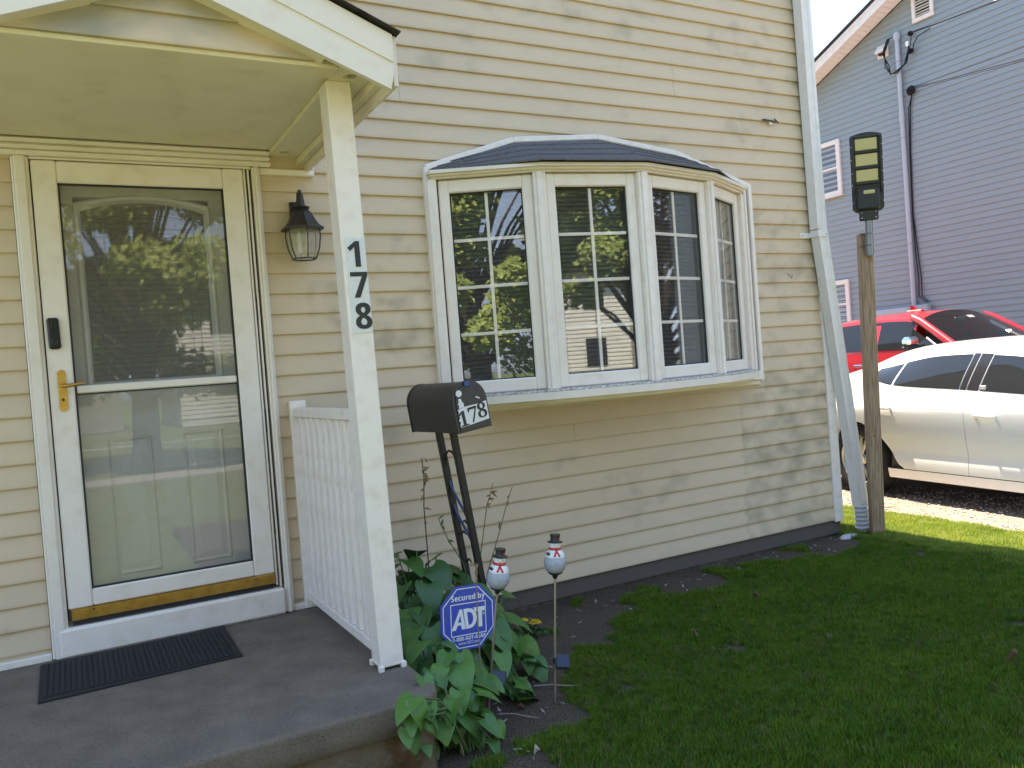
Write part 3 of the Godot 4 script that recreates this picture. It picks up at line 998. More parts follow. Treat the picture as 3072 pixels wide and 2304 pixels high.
	for k in 4:
		var rows := 4
		for r in rows:
			var f0 := float(r) / rows
			var f1 := float(r + 1) / rows + 0.05
			var x := 0.0
			var l0: Vector3 = E[k].lerp(A[k], f0)
			var l1: Vector3 = E[k + 1].lerp(A[k + 1], f0)
			var cut := [0.0]
			var u := rng.randf_range(0.15, 0.4)
			while u < 0.95:
				cut.append(u)
				u += 0.155 / maxf(l0.distance_to(l1), 0.05) * rng.randf_range(0.85, 1.15) * 1.6
			cut.append(1.0)
			for q in cut.size() - 1:
				var ua: float = cut[q] + (0.0025 if q > 0 else 0.0)
				var ub: float = cut[q + 1] - (0.0025 if q < cut.size() - 2 else 0.0)
				var dy := Vector3(0, 0.009 + rng.randf_range(0, 0.003), 0.004)
				var p0: Vector3 = l0.lerp(l1, ua) + dy
				var p1: Vector3 = l0.lerp(l1, ub) + dy
				var t0: Vector3 = (E[k].lerp(A[k], minf(f1, 1.0))).lerp(E[k + 1].lerp(A[k + 1], minf(f1, 1.0)), ua) + Vector3(0, 0.002, 0)
				var t1: Vector3 = (E[k].lerp(A[k], minf(f1, 1.0))).lerp(E[k + 1].lerp(A[k + 1], minf(f1, 1.0)), ub) + Vector3(0, 0.002, 0)
				var mb := Mb.new()
				mb.quad(p0, p1, t1, t0)
				var dn := Vector3(0, -0.010, -0.002)
				mb.quad(p0 + dn, p1 + dn, p1, p0)
				mb.quad(p0 + dn, p0, t0, t0 + dn)
				mb.quad(p1, p1 + dn, t1 + dn, t1)
				obj("shingle", mb, M.shingle_blue, W)
		var dk := Mb.new()
		dk.quad(E[k] + Vector3(0, -0.004, 0), E[k + 1] + Vector3(0, -0.004, 0), A[k + 1] + Vector3(0, -0.008, -0.01), A[k] + Vector3(0, -0.008, -0.01))
		obj("roof_deck", dk, M.shingle_dark, W)
	# white trim on the wall round the window
	var tp := [Vector3(1.858, 2.388, 0.032), Vector3(2.413, 2.574, 0.032), Vector3(3.0, 2.630, 0.032), Vector3(3.610, 2.566, 0.032), Vector3(4.222, 2.380, 0.032)]
	for k in 4:
		var mb := Mb.new()
		mb.bar(tp[k], tp[k + 1], 0.034, 0.030, Vector3(0, 0, 1), 0.005)
		obj("wall_trim", mb, M.white_vinyl, W)
	for r in [[1.844, 1.872, 1.06, 2.39], [4.205, 4.236, 1.06, 2.39]]:
		var mb := Mb.new()
		mb.bb(Vector3(r[0], r[2], 0.002), Vector3(r[1], r[3], 0.046), 0.004)
		obj("wall_trim", mb, M.white_vinyl, W)
	for r in [[4.135, 4.158], [4.172, 4.196]]:
		var mb := Mb.new()
		mb.bb(Vector3(r[0], 1.130, 0.002), Vector3(r[1], 2.392, 0.034), 0.004)
		obj("wall_trim", mb, M.white_vinyl, W)
	var lt := Mb.new()
	lt.bb(Vector3(1.873, 1.144, 0.002), Vector3(1.915, 2.318, 0.032), 0.004)
	obj("wall_trim", lt, M.white_vinyl, W)
	var bt := Mb.new()
	bt.bb(Vector3(1.873, 1.036, 0.002), Vector3(4.204, 1.067, 0.040), 0.004)
	obj("wall_trim", bt, M.ceiling_white, W)
	var b2 := Mb.new()
	b2.bb(Vector3(4.0, 1.0675, 0.002), Vector3(4.204, 1.1285, 0.055), 0.004)
	obj("wall_trim", b2, M.white_vinyl, W)

func blinds() -> void:
	var V := [Vector2(1.885, 0.035), Vector2(2.395, 0.31), Vector2(2.99, 0.43), Vector2(3.585, 0.315), Vector2(4.10, 0.04)]
	var names := ["pale mini blind behind the leftmost sash of the bow window", "pale mini blind behind the second sash of the bow window, left of its middle mullion", "pale mini blind behind the third sash of the bow window, right of its middle mullion"]
	for k in 3:
		var a: Vector2 = V[k]
		var b: Vector2 = V[k + 1]
		var dir := (b - a).normalized()
		var nrm := Vector2(-dir.y, dir.x)
		var c := (a + b) * 0.5 - nrm * 0.085
		var B := thing("window_blind", names[k], "blind", Vector3(c.x, 1.16, c.y), 0.0, "mini blinds behind the bow window")
		B.basis = Basis(Vector3(dir.x, 0, dir.y), Vector3.UP, Vector3(nrm.x, 0, nrm.y))
		var wd := a.distance_to(b) - 0.19
		var sm := Mb.new()
		sm.box(T(Vector3.ZERO, Vector3(38, 0, 0)), Vector3(wd, 0.001, 0.025))
		var sh := sm.make()
		for q in 45:
			obj("slat", sh, M.blind_slat, B).position.y = 0.06 + q * 0.0242
		var hr := Mb.new()
		hr.box(T(Vector3(0, 1.15, 0)), Vector3(wd, 0.03, 0.028))
		obj("head_rail", hr, M.blind_slat, B)
	# pleated curtain in the last sash
	var cu := Mb.new()
	var rows := []
	for y in [1.18, 1.7, 2.28]:
		var row := PackedVector3Array()
		for j in 41:
			var u := j / 40.0
			var q: Vector2 = V[3].lerp(V[4], 0.25 + 0.6 * u) - Vector2(0.467, 0.884) * (0.09 + 0.014 * sin(u * 55.0 + y * 0.6))
			row.push_back(Vector3(q.x, y, q.y))
		rows.append(row)
	cu.grid(rows)
	tag(obj("curtain", cu, M.curtain), "grey pleated curtain behind the narrow rightmost sash of the bow window", "curtain")

# ---------------------------------------------------------------- things by the door
func stoop() -> void:
	var S := thing("concrete_stoop", "worn grey concrete stoop slab under the porch with mossy lower step", "stoop")
	# slab with worn, wavy, rounded edges: a height field with rolled borders
	var mb := Mb.new()
	var rows := []
	var x0 := -4.0
	var x1 := 1.158
	var zf := 1.462
	var prof := [[0.0, 0.0], [0.016, 0.0], [0.022, -0.003], [0.028, -0.009], [0.030, -0.018], [0.029, -0.06], [0.026, -0.105], [0.0, -0.112]]
	# outline: from the wall along the right side, round the corner, along the front
	var line := []
	for k in 24:
		line.append([Vector2(x1 - 0.03, 0.03 + (zf - 0.14) * k / 23.0), Vector2(1, 0)])
	for k in 7:
		var a := PI / 2 * (k + 1) / 8.0
		line.append([Vector2(x1 - 0.11 + 0.08 * cos(a), zf - 0.11 + 0.08 * sin(a)), Vector2(cos(a), sin(a))])
	for k in 110:
		line.append([Vector2(x1 - 0.11 - (x1 - 0.11 - x0) * k / 109.0, zf - 0.03), Vector2(0, 1)])
	for p in prof:
		var row := PackedVector3Array()
		for l in line:
			var q: Vector2 = l[0] + l[1] * (p[0] + (0.003 * nz.get_noise_2d(l[0].x * 60, l[0].y * 60) + 0.002 * nz.get_noise_2d(l[0].x * 260, l[0].y * 260)) * (1.0 if p[0] > 0.01 else 0.0))
			row.push_back(Vector3(q.x, 0.155 + p[1] + (0.003 * nz.get_noise_2d(q.x * 150, q.y * 150) if p[1] < -0.002 else 0.0), q.y))
		rows.append(row)
	mb.grid(rows, true)
	var poly := PackedVector2Array()
	for l in line:
		poly.push_back(Vector2(l[0].x, -l[0].y))
	poly.push_back(Vector2(x0, -0.03))
	mb.prism(poly, Transform3D(Basis(Vector3.RIGHT, Vector3(0, 0, -1), Vector3.UP), Vector3(0, 0.145, 0)), 0.02)
	obj("slab", mb, M.stoop_concrete, S)
	var fk := Mb.new()
	for k in 70:
		var p := Vector3(rng.randf_range(-0.3, 1.12), 0.1562, rng.randf_range(0.08, 1.42))
		var r := rng.randf_range(0.0012, 0.0042)
		var a := rng.randf() * TAU
		var u := Vector3(cos(a), 0, sin(a)) * r
		var v := Vector3(-sin(a), 0, cos(a)) * r * rng.randf_range(0.4, 1.0)
		fk.quad(p - u, p - v, p + u * 0.7, p + v * 0.8)
	var fo := obj("paint_fleck", fk, M.dead_leaf_pale, S)
	fo.set_meta("kind", "stuff")
	var lo := Mb.new()
	lo.bb(Vector3(-4.0, -0.35, 0.0), Vector3(x1 - 0.035, 0.060, zf - 0.028), 0.012)
	obj("lower_block", lo, M.stoop_riser, S)
	var D := thing("door_mat", "black ribbed rubber mat on the stoop before the storm door", "mat", Vector3(0.258, 0.156, 0.325))
	var pts := PackedVector2Array([Vector2(-0.373, -0.262), Vector2(0.370, -0.240), Vector2(0.376, 0.262), Vector2(-0.376, 0.238)])
	var m := Mb.new()
	m.prism(pts, Transform3D(Basis(Vector3.RIGHT, Vector3(0, 0, -1), Vector3.UP), Vector3(0, 0.0035, 0)), 0.006)
	obj("base", m, M.rubber_black, D)
	for k in 36:
		var r := Mb.new()
		var x := -0.352 + k * 0.0201
		r.bb(Vector3(x - 0.0065, 0.0066, -0.222), Vector3(x + 0.0065, 0.0105, 0.222), 0.002)
		obj("rib", r, M.rubber_black, D)

func octa(r: float, y: float, t: Transform3D) -> PackedVector3Array:
	var p := PackedVector3Array()
	for k in 7:
		var a := TAU * (k % 6) / 6.0 + PI / 6
		p.push_back(t * Vector3(r * cos(a), y, r * sin(a)))
	return p

func lantern() -> void:
	var N := thing("wall_lantern", "bronze wall lantern with clear glass panes on the siding right of the storm door", "lantern", Vector3(1.145, 1.885, 0.105))
	var b := Mb.new()
	b.bb(Vector3(-0.035, 0.14, -0.098), Vector3(0.035, 0.30, -0.083), 0.006)
	b.tube([Vector3(0, 0.20, -0.085), Vector3(0, 0.26, -0.06), Vector3(0, 0.33, -0.03), Vector3(0, 0.335, 0.0)], 0.009, 8)
	obj("bracket", b, M.bronze, N)
	var f := Mb.new()
	f.lathe(T(Vector3.ZERO), [Vector2(0.0, 0.325), Vector2(0.014, 0.325), Vector2(0.017, 0.30), Vector2(0.022, 0.262), Vector2(0.024, 0.258), Vector2(0.042, 0.256), Vector2(0.044, 0.250), Vector2(0.030, 0.247)], 20)
	obj("finial", f, M.bronze, N)
	var rf := Mb.new()
	for q in [[0.032, 0.247, 0.052, 0.222], [0.052, 0.222, 0.072, 0.185], [0.072, 0.185, 0.084, 0.168], [0.084, 0.168, 0.108, 0.150], [0.108, 0.150, 0.108, 0.142], [0.108, 0.142, 0.086, 0.142]]:
		var a := octa(q[0], q[1], Transform3D())
		var c := octa(q[2], q[3], Transform3D())
		for k in 6:
			rf.quad(a[k], a[k + 1], c[k + 1], c[k])
	obj("roof", rf, M.bronze, N)
	var lo := [[0.084, 0.142], [0.087, 0.11], [0.078, 0.05], [0.058, 0.0]]
	for k in 6:
		var g := Mb.new()
		for i in 3:
			var a := octa(lo[i][0] - 0.002, lo[i][1], Transform3D())
			var c := octa(lo[i + 1][0] - 0.002, lo[i + 1][1], Transform3D())
			g.quad(a[k], a[k + 1], c[k + 1], c[k])
		obj("pane", g, M.lantern_glass, N)
		var r := Mb.new()
		var pts := []
		for i in 4:
			pts.append(octa(lo[i][0], lo[i][1], Transform3D())[k])
		r.tube(pts, 0.0032, 6)
		obj("rib", r, M.bronze, N)
	var bt := Mb.new()
	var o := octa(0.058, 0.0, Transform3D())
	for k in 6:
		bt.bar(o[k], o[k + 1], 0.006, 0.006)
	obj("bottom_ring", bt, M.bronze, N)
	for k in 2:
		var cd := Mb.new()
		var cx := -0.02 + 0.04 * k
		cd.lathe(T(Vector3(cx, 0.03, 0)), [Vector2(0.0, 0.0), Vector2(0.010, 0.0), Vector2(0.010, 0.05), Vector2(0.012, 0.06), Vector2(0.011, 0.08), Vector2(0.004, 0.105), Vector2(0, 0.11)], 12)
		obj("bulb", cd, M.snow_white, N)
	var bz := thing("video_doorbell", "slim black doorbell unit on the left stile of the storm door", "doorbell", Vector3(0.037, 1.572, 0.046))
	bz.rotation_degrees.z = 1.0
	var bm := Mb.new()
	bm.bb(Vector3(-0.0235, -0.068, 0), Vector3(0.0235, 0.068, 0.022), 0.008)
	obj("case", bm, M.lock_black, bz)
	var ln := Mb.new()
	ln.lathe(Transform3D(Basis(Vector3.RIGHT, PI / 2), Vector3(0, 0.03, 0.022)), [Vector2(0.011, 0), Vector2(0.010, 0.003), Vector2(0.006, 0.004), Vector2(0, 0.0025)], 14)
	obj("lens", ln, M.tinted_glass, bz)
	var bu := Mb.new()
	bu.lathe(Transform3D(Basis(Vector3.RIGHT, PI / 2), Vector3(0, -0.036, 0.022)), [Vector2(0.012, 0), Vector2(0.012, 0.002), Vector2(0, 0.003)], 14)
	obj("button", bu, M.bronze, bz)

func small_wall_things() -> void:
	var k := thing("wall_hook", "small rusty metal bracket left on the siding high beside the corner", "bracket", Vector3(4.469, 2.85, 0.012))
	var mb := Mb.new()
	mb.bar(Vector3(-0.06, 0.0, 0.012), Vector3(0.05, -0.01, 0.02), 0.012, 0.008)
	mb.bar(Vector3(-0.06, 0.0, 0.012), Vector3(-0.065, -0.015, 0.03), 0.008, 0.006)
	mb.bar(Vector3(0.045, 0.012, 0.015), Vector3(0.06, -0.02, 0.035), 0.010, 0.008)
	obj("arm", mb, M.bronze, k)
	var s := Mb.new()
	s.bb(Vector3(0.0, -0.03, 0.005), Vector3(0.03, -0.008, 0.012), 0.002)
	obj("plate", s, M.snow_white, k)
	var w := Mb.new()
	w.tube([Vector3(4.555, 1.79, 0.014), Vector3(4.572, 1.775, 0.016), Vector3(4.592, 1.755, 0.015), Vector3(4.60, 1.765, 0.015), Vector3(4.597, 1.785, 0.014)], 0.0016, 5)
	tag(obj("bent_wire", w, M.dry_stalk_dark), "thin bent brown wire stuck on the siding right of the bow window", "wire")

# ---------------------------------------------------------------- mailbox
func mailbox() -> void:
	var B := thing("mailbox", "leaning black mailbox on a scrolled iron post numbered 178", "mailbox", Vector3(1.795, GY, 0.50))
	B.rotation_degrees = Vector3(0, 0, 7.2)
	for z in [-0.085, 0.085]:
		var l := Mb.new()
		l.bb(Vector3(-0.0155, -0.25, z - 0.0155), Vector3(0.0155, 1.13, z + 0.0155), 0.003)
		obj("post_leg", l, M.post_paint, B)
	# scroll work between the legs: S curves and small rings
	for q in [[0.98, 0.055, 1.0], [0.36, 0.055, -1.0]]:
		var pts := []
		for k in 15:
			var a := PI * k / 14.0
			pts.append(Vector3(0, q[0] + q[2] * 0.075 * sin(a) - q[2] * 0.03, 0.07 * cos(a)))
		var r := Mb.new()
		r.tube(pts, 0.0055, 6)
		obj("scroll", r, M.post_paint if q[2] > 0 else M.blue_paint, B)
	for q in [[0.87, 0.66], [0.75, 0.54]]:
		var pts := []
		for k in 13:
			var t := k / 12.0
			pts.append(Vector3(0, lerpf(q[0], q[1], t), -0.070 + 0.140 * (3 * t * t - 2 * t * t * t)))
		var r := Mb.new()
		r.tube(pts, 0.0068, 6)
		obj("scroll", r, M.blue_paint, B)
	for q in [[0.60, -0.06], [0.66, 0.055], [0.46, -0.055]]:
		var lf := Mb.new()
		lf.tube([Vector3(0, q[0], q[1]), Vector3(0, q[0] + 0.02, q[1] * 0.3), Vector3(0, q[0] + 0.006, -q[1] * 0.1)], [0.006, 0.005, 0.003], 6)
		obj("scroll", lf, M.post_paint, B)
	var cr := Mb.new()
	cr.bb(Vector3(-0.02, 1.118, -0.12), Vector3(0.02, 1.131, 0.12), 0.002)
	obj("bracket", cr, M.post_paint, B)
	# box: arched section swept along z
	var w := 0.086
	var hs := 0.130
	var arc := func(g: float) -> PackedVector2Array:
		var p := PackedVector2Array([Vector2(-w - g, -g), Vector2(w + g, -g)])
		for k in 17:
			var a := PI * k / 16.0
			p.push_back(Vector2((w + g) * cos(a), hs + (w + g) * sin(a) * 1.08))
		return p
	var O := Transform3D(Basis.from_euler(Vector3(0, 0.075, 0)), Vector3(0.020, 1.132, 0.012))
	var tb := Mb.new()
	var sec: PackedVector2Array = arc.call(0.0)
	var rows := []
	for z in [-0.235, -0.1, 0.1, 0.226]:
		var row := PackedVector3Array()
		for i in range(1, sec.size() + 1):
			var q := sec[i % sec.size()]
			row.push_back(O * Vector3(q.x, q.y, z))
		rows.append(row)
	tb.grid(rows)
	tb.quad(O * Vector3(-w, 0, -0.235), O * Vector3(-w, 0, 0.226), O * Vector3(w, 0, 0.226), O * Vector3(w, 0, -0.235))
	obj("box", tb, M.black_paint, B)
	var bk := Mb.new()
	bk.prism(arc.call(0.003), O * T(Vector3(0, 0, -0.233)), 0.012)
	obj("back_plate", bk, M.black_paint, B)
	var df := Mb.new()
	df.prism(arc.call(0.004), O * T(Vector3(0, 0, 0.236)), 0.016)
	df.prism(arc.call(-0.010), O * T(Vector3(0, 0, 0.246)), 0.006)
	obj("front_door", df, M.black_paint, B)
	var lt := Mb.new()
	lt.box(O * T(Vector3(-0.004, 0.211, 0.252), Vector3(-8, 0, 0)), Vector3(0.030, 0.026, 0.008), 0.003)
	obj("door_latch", lt, M.blue_paint, B)
	# number sticker with torn left edge and the figure-like sticker above it
	var F := O * T(Vector3(0, 0, 0.2495))
	var st := Mb.new()
	st.prism(PackedVector2Array([Vector2(-0.072, 0.022), Vector2(0.080, 0.033), Vector2(0.080, 0.118), Vector2(0.03, 0.112), Vector2(-0.03, 0.112), Vector2(-0.075, 0.104), Vector2(-0.070, 0.090), Vector2(-0.078, 0.080), Vector2(-0.068, 0.068), Vector2(-0.079, 0.056), Vector2(-0.070, 0.046), Vector2(-0.076, 0.034)]), F * T(Vector3(0, 0, 0.001)), 0.0015)
	obj("number_sticker", st, M.sticker_white, B)
	digits(B, "178", [-0.050, 0.002, 0.054], [0.062, 0.068, 0.076], 0.098, F * T(Vector3(0, 0, 0.0022), Vector3(0, 0, 3)), M.digit_black, "Droid Serif")
	var fg := Mb.new()
	var ci := PackedVector2Array()
	for k in 18:
		ci.push_back(Vector2(-0.054 + 0.0155 * cos(TAU * k / 18), 0.176 + 0.0155 * sin(TAU * k / 18)))
	fg.prism(ci, F * T(Vector3(0, 0, 0.001)), 0.0015)
	fg.prism(PackedVector2Array([Vector2(-0.066, 0.108), Vector2(-0.038, 0.112), Vector2(-0.040, 0.132), Vector2(-0.046, 0.135), Vector2(-0.048, 0.152), Vector2(-0.062, 0.152), Vector2(-0.062, 0.136), Vector2(-0.068, 0.132), Vector2(-0.064, 0.122)]), F * T(Vector3(0, 0, 0.001)), 0.0015)
	obj("figure_sticker", fg, M.sticker_white, B)
	var sc := Mb.new()
	sc.prism(PackedVector2Array([Vector2(0.028, 0.142), Vector2(0.048, 0.132), Vector2(0.050, 0.137), Vector2(0.030, 0.148)]), F * T(Vector3(0, 0, 0.001)), 0.0015)
	obj("sticker_scrap", sc, M.sticker_white, B)

# ---------------------------------------------------------------- security sign
func ngon8(w: float, h: float, c: float) -> PackedVector2Array:
	return PackedVector2Array([Vector2(-w + c, -h), Vector2(w - c, -h), Vector2(w, -h + c), Vector2(w, h - c), Vector2(w - c, h), Vector2(-w + c, h), Vector2(-w, h - c), Vector2(-w, -h + c)])

func yard_sign() -> void:
	var S := thing("yard_sign", "blue octagonal home security sign standing among the hosta leaves", "sign", Vector3(1.437, GY, 1.045))
	S.rotation_degrees = Vector3(-4, 6, -5)
	var st := Mb.new()
	st.bb(Vector3(-0.006, -0.15, -0.012), Vector3(0.006, 0.36, -0.004), 0.001)
	obj("stake", st, M.galvanised, S)
	var O := T(Vector3(0, 0.372, 0))
	var bd := Mb.new()
	bd.prism(ngon8(0.130, 0.130, 0.073), O, 0.006)
	obj("board", bd, M.sign_blue, S)
	var F := O * T(Vector3(0, 0, 0.0037))
	var br := Mb.new()
	var o := ngon8(0.1215, 0.1215, 0.069)
	var i := ngon8(0.1175, 0.1175, 0.0672)
	for k in 8:
		var j := (k + 1) % 8
		br.quad(F * Vector3(o[k].x, o[k].y, 0), F * Vector3(o[j].x, o[j].y, 0), F * Vector3(i[j].x, i[j].y, 0), F * Vector3(i[k].x, i[k].y, 0))
	for r in [[-0.086, 0.086, 0.056, 0.060], [-0.086, 0.086, -0.072, -0.068], [-0.086, -0.082, -0.068, 0.056], [0.082, 0.086, -0.068, 0.056]]:
		br.quad(F * Vector3(r[0], r[2], 0), F * Vector3(r[1], r[2], 0), F * Vector3(r[1], r[3], 0), F * Vector3(r[0], r[3], 0))
	obj("border", br, M.sign_white, S)
	# logo letters, slanted A with a cut, D and T joined
	var lg := Mb.new()
	lg.prism(PackedVector2Array([Vector2(-0.083, -0.046), Vector2(-0.042, 0.036), Vector2(-0.030, 0.036), Vector2(-0.016, -0.046), Vector2(-0.034, -0.046), Vector2(-0.037, -0.028), Vector2(-0.054, -0.028), Vector2(-0.063, -0.046)]), F, 0.001)
	var D := PackedVector2Array([Vector2(-0.014, -0.046), Vector2(-0.024, 0.036)])
	for k in 9:
		var a := PI / 2 - PI * k / 8.0
		D.push_back(Vector2(0.004 + 0.036 * cos(a), -0.005 + 0.041 * sin(a)))
	lg.prism(D, F, 0.001)
	lg.prism(PackedVector2Array([Vector2(0.024, 0.036), Vector2(0.080, 0.036), Vector2(0.080, 0.018), Vector2(0.066, 0.018), Vector2(0.066, -0.046), Vector2(0.048, -0.046), Vector2(0.048, 0.018), Vector2(0.034, 0.018)]), F, 0.001)
	obj("logo", lg, M.sign_white, S)
	var ct := Mb.new()
	ct.prism(PackedVector2Array([Vector2(-0.052, -0.016), Vector2(-0.040, 0.012), Vector2(-0.036, -0.016)]), F * T(Vector3(0, 0, 0.0009)), 0.0006)
	var dd := PackedVector2Array([Vector2(-0.001, -0.032), Vector2(-0.007, 0.021)])
	for k in 7:
		var a := PI / 2 - PI * k / 6.0
		dd.push_back(Vector2(0.004 + 0.018 * cos(a), -0.0055 + 0.0265 * sin(a)))
	ct.prism(dd, F * T(Vector3(0, 0, 0.0009)), 0.0006)
	obj("logo_opening", ct, M.sign_blue, S)
	for q in [["Secured by", 0.024, 0.082, true], ["1-800-ADT-ASAP", 0.0165, -0.084, true], ["www.ADT.com", 0.0125, -0.102, false], ["®", 0.011, 0.006, true]]:
		var l := obj("lettering", text_mesh(q[0], q[1] * 1.3, 0.0008, q[3]), M.sign_white, S)
		l.transform = F * T(Vector3(0 if q[0] != "®" else 0.074, q[2], 0.0003))

# ---------------------------------------------------------------- snowman garden lights
func snowman(base: Vector3, tip: Vector3, label: String, panel: float, turn: float) -> void:
	var S := thing("snowman_stake_light", label, "garden light", base, 0.0, "snowman solar stake lights in the bed")
	var up := (tip - base).normalized()
	var x := Vector3(cos(turn), 0, -sin(turn))
	x = (x - up * x.dot(up)).normalized()
	S.basis = Basis(x, up, x.cross(up))
	var h := (tip - base).length()
	var st := Mb.new()
	st.tube([Vector3(0, -0.1, 0), Vector3(0, h - 0.165, 0)], 0.0052, 8)
	obj("stake", st, M.stake_metal, S)
	var c := Mb.new()
	c.lathe(T(Vector3(0, h - 0.185, 0)), [Vector2(0.006, 0.0), Vector2(0.010, 0.006), Vector2(0.013, 0.014), Vector2(0.028, 0.022), Vector2(0.032, 0.029), Vector2(0.020, 0.033)], 16)
	obj("collar", c, M.hat_black, S)
	var b := Mb.new()
	var pr := []
	for k in 15:
		var a := -PI / 2 + 0.35 + (PI - 0.9) * k / 14.0
		pr.append(Vector2(0.0465 * cos(a), h - 0.120 + 0.0465 * sin(a)))
	b.lathe(Transform3D(), pr, 24)
	obj("ball", b, M.crackle_glass, S)
	var t := Mb.new()
	t.lathe(Transform3D(), [Vector2(0.040, h - 0.094), Vector2(0.039, h - 0.082), Vector2(0.030, h - 0.068), Vector2(0.021, h - 0.061), Vector2(0.022, h - 0.055), Vector2(0.026, h - 0.046), Vector2(0.025, h - 0.036), Vector2(0.018, h - 0.029)], 20)
	obj("head", t, M.snow_white, S)
	var hat := Mb.new()
	hat.lathe(Transform3D(), [Vector2(0.0, h - 0.034), Vector2(0.031, h - 0.034), Vector2(0.032, h - 0.030), Vector2(0.020, h - 0.028), Vector2(0.019, h - 0.020), Vector2(0.022, h - 0.001), Vector2(0.021, h), Vector2(0.0, h - 0.001)], 20)
	obj("hat", hat, M.hat_black, S)
	var bw := Mb.new()
	bw.lathe(T(Vector3(0.012, h - 0.018, 0.017)), [Vector2(0.0, -0.005), Vector2(0.005, 0), Vector2(0, 0.005)], 6)
	obj("hat_berry", bw, M.scarf_red, S)
	var sc := Mb.new()
	sc.lathe(Transform3D(), [Vector2(0.0225, h - 0.066), Vector2(0.0275, h - 0.063), Vector2(0.0275, h - 0.057), Vector2(0.0225, h - 0.054)], 20)
	sc.box(T(Vector3(0.004, h - 0.076, 0.034), Vector3(-30, 0, 28)), Vector3(0.009, 0.030, 0.004), 0.001)
	sc.box(T(Vector3(-0.006, h - 0.076, 0.034), Vector3(-30, 0, -26)), Vector3(0.009, 0.028, 0.004), 0.001)
	obj("scarf", sc, M.scarf_red, S)
	for k in [[-0.009, 0.043], [0.009, 0.043]]:
		var e := Mb.new()
		e.lathe(T(Vector3(k[0], h - k[1], 0.0235)), [Vector2(0, -0.0025), Vector2(0.0025, 0), Vector2(0, 0.0025)], 8)
		obj("eye", e, M.hat_black, S)
	var n := Mb.new()
	n.tube([Vector3(0, h - 0.048, 0.023), Vector3(0.004, h - 0.049, 0.038)], [0.0035, 0.0006], 6)
	obj("nose", n, M.petal_yellow, S)
	var ar := Mb.new()
	ar.tube([Vector3(-0.026, h - 0.082, 0.02), Vector3(-0.040, h - 0.074, 0.022)], 0.006, 8)
	obj("mitten", ar, M.hat_black, S)
	# little solar box clipped to the stake
	var sb := Mb.new()
	sb.box(T(Vector3(0.030, panel, 0.006), Vector3(-38, 0, -6)), Vector3(0.062, 0.062, 0.018), 0.004)
	sb.box(T(Vector3(0.0, panel + 0.004, 0.0)), Vector3(0.016, 0.026, 0.016), 0.002)
	obj("solar_box", sb, M.hat_black, S)
	var sp := Mb.new()
	sp.box(T(Vector3(0.030, panel, 0.006), Vector3(-38, 0, -6)) * T(Vector3(0, 0, 0.0095)), Vector3(0.052, 0.052, 0.002))
	obj("solar_cell", sp, M.solar_blue, S)

# ---------------------------------------------------------------- plants in the bed
func leaf_mesh(len: float, wid: float, droop: float, cup: float, sd: int) -> ArrayMesh:
	var r := RandomNumberGenerator.new()
	r.seed = sd
	var mb := Mb.new()
	var rows := []
	var ph := r.randf() * 6.0
	for i in 15:
		var t := i / 14.0
		# heart-shaped half width
		var w := wid * 0.5 * pow(sin(PI * pow(clampf(t * 0.94 + 0.06, 0, 1), 0.62)), 0.75) * (1.0 - 0.25 * t)
		if i == 14:
			w = 0.0008
		var row := PackedVector3Array()
		for j in 13:
			var s := (j - 6) / 6.0
			var back := -0.16 * len * s * s * (1.0 - t) * (1.0 - t)
			var y := -droop * len * t * t + cup * absf(s) * w + 0.0024 * absf(sin(s * 9.4)) * (1.0 - t) - 0.006 * sin(t * 7.0 + ph) * s * s * s
			y += 0.012 * sin(ph + t * 5.0) * absf(s) * absf(s)
			row.push_back(Vector3(s * w, y, len * t * (1.0 - 0.25 * droop * t) + back))
		rows.append(row)
	mb.grid(rows)
	return mb.make()

func hosta(called_label: String, base: Vector3, leaves: Array, sd: int, mats: Array) -> void:
	var H := thing("hosta", called_label, "plant", base, 0.0, "")
	var r := RandomNumberGenerator.new()
	r.seed = sd
	var shapes := []
	for k in 5:
		shapes.append(leaf_mesh(1.0, 0.80 + 0.06 * k, 0.25 + 0.10 * k, 0.28 - 0.08 * k, sd + k))
	var all := leaves.duplicate()
	for q in leaves:       # lower, smaller leaves between the large ones
		for again in 3:
			all.append([q[0] + r.randf_range(-0.09 if q[0] > 1.1 else 0.0, 0.09), maxf(q[1] - r.randf_range(0.02, 0.13), GY + 0.03), q[2] + r.randf_range(-0.10, 0.03), q[3] * r.randf_range(0.55, 0.85) / 0.86, q[4] + r.randf_range(-70, 70), q[5] * 0.7 + r.randf_range(-8, 14)])
	for q in all:
		var at := Vector3(q[0], q[1], q[2]) - base
		var size: float = q[3] * 0.70
		var yaw: float = deg_to_rad(q[4])
		var pit: float = deg_to_rad(q[5] * 0.72)
		var o := obj("leaf", shapes[r.randi() % 5], M[mats[r.randi() % mats.size()]], H)
		var bs := Basis.from_euler(Vector3(pit, yaw, r.randf_range(-0.25, 0.25)))
		o.transform = Transform3D(bs * Basis.from_scale(Vector3.ONE * size), at - bs.z * size * 0.45)
		var root := Vector3(r.randf_range(-0.05, 0.05), 0.0, r.randf_range(-0.05, 0.05))
		var tip: Vector3 = at - bs.z * size * 0.43
		var mid := root.lerp(tip, 0.55) + Vector3(0, 0.07, 0)
		var st := Mb.new()
		st.tube([root, root.lerp(mid, 0.5) + Vector3(0, 0.02, 0), mid, tip], [0.005, 0.004, 0.0035, 0.003], 5, false)
		obj("stem", st, M.hosta_stem, H)

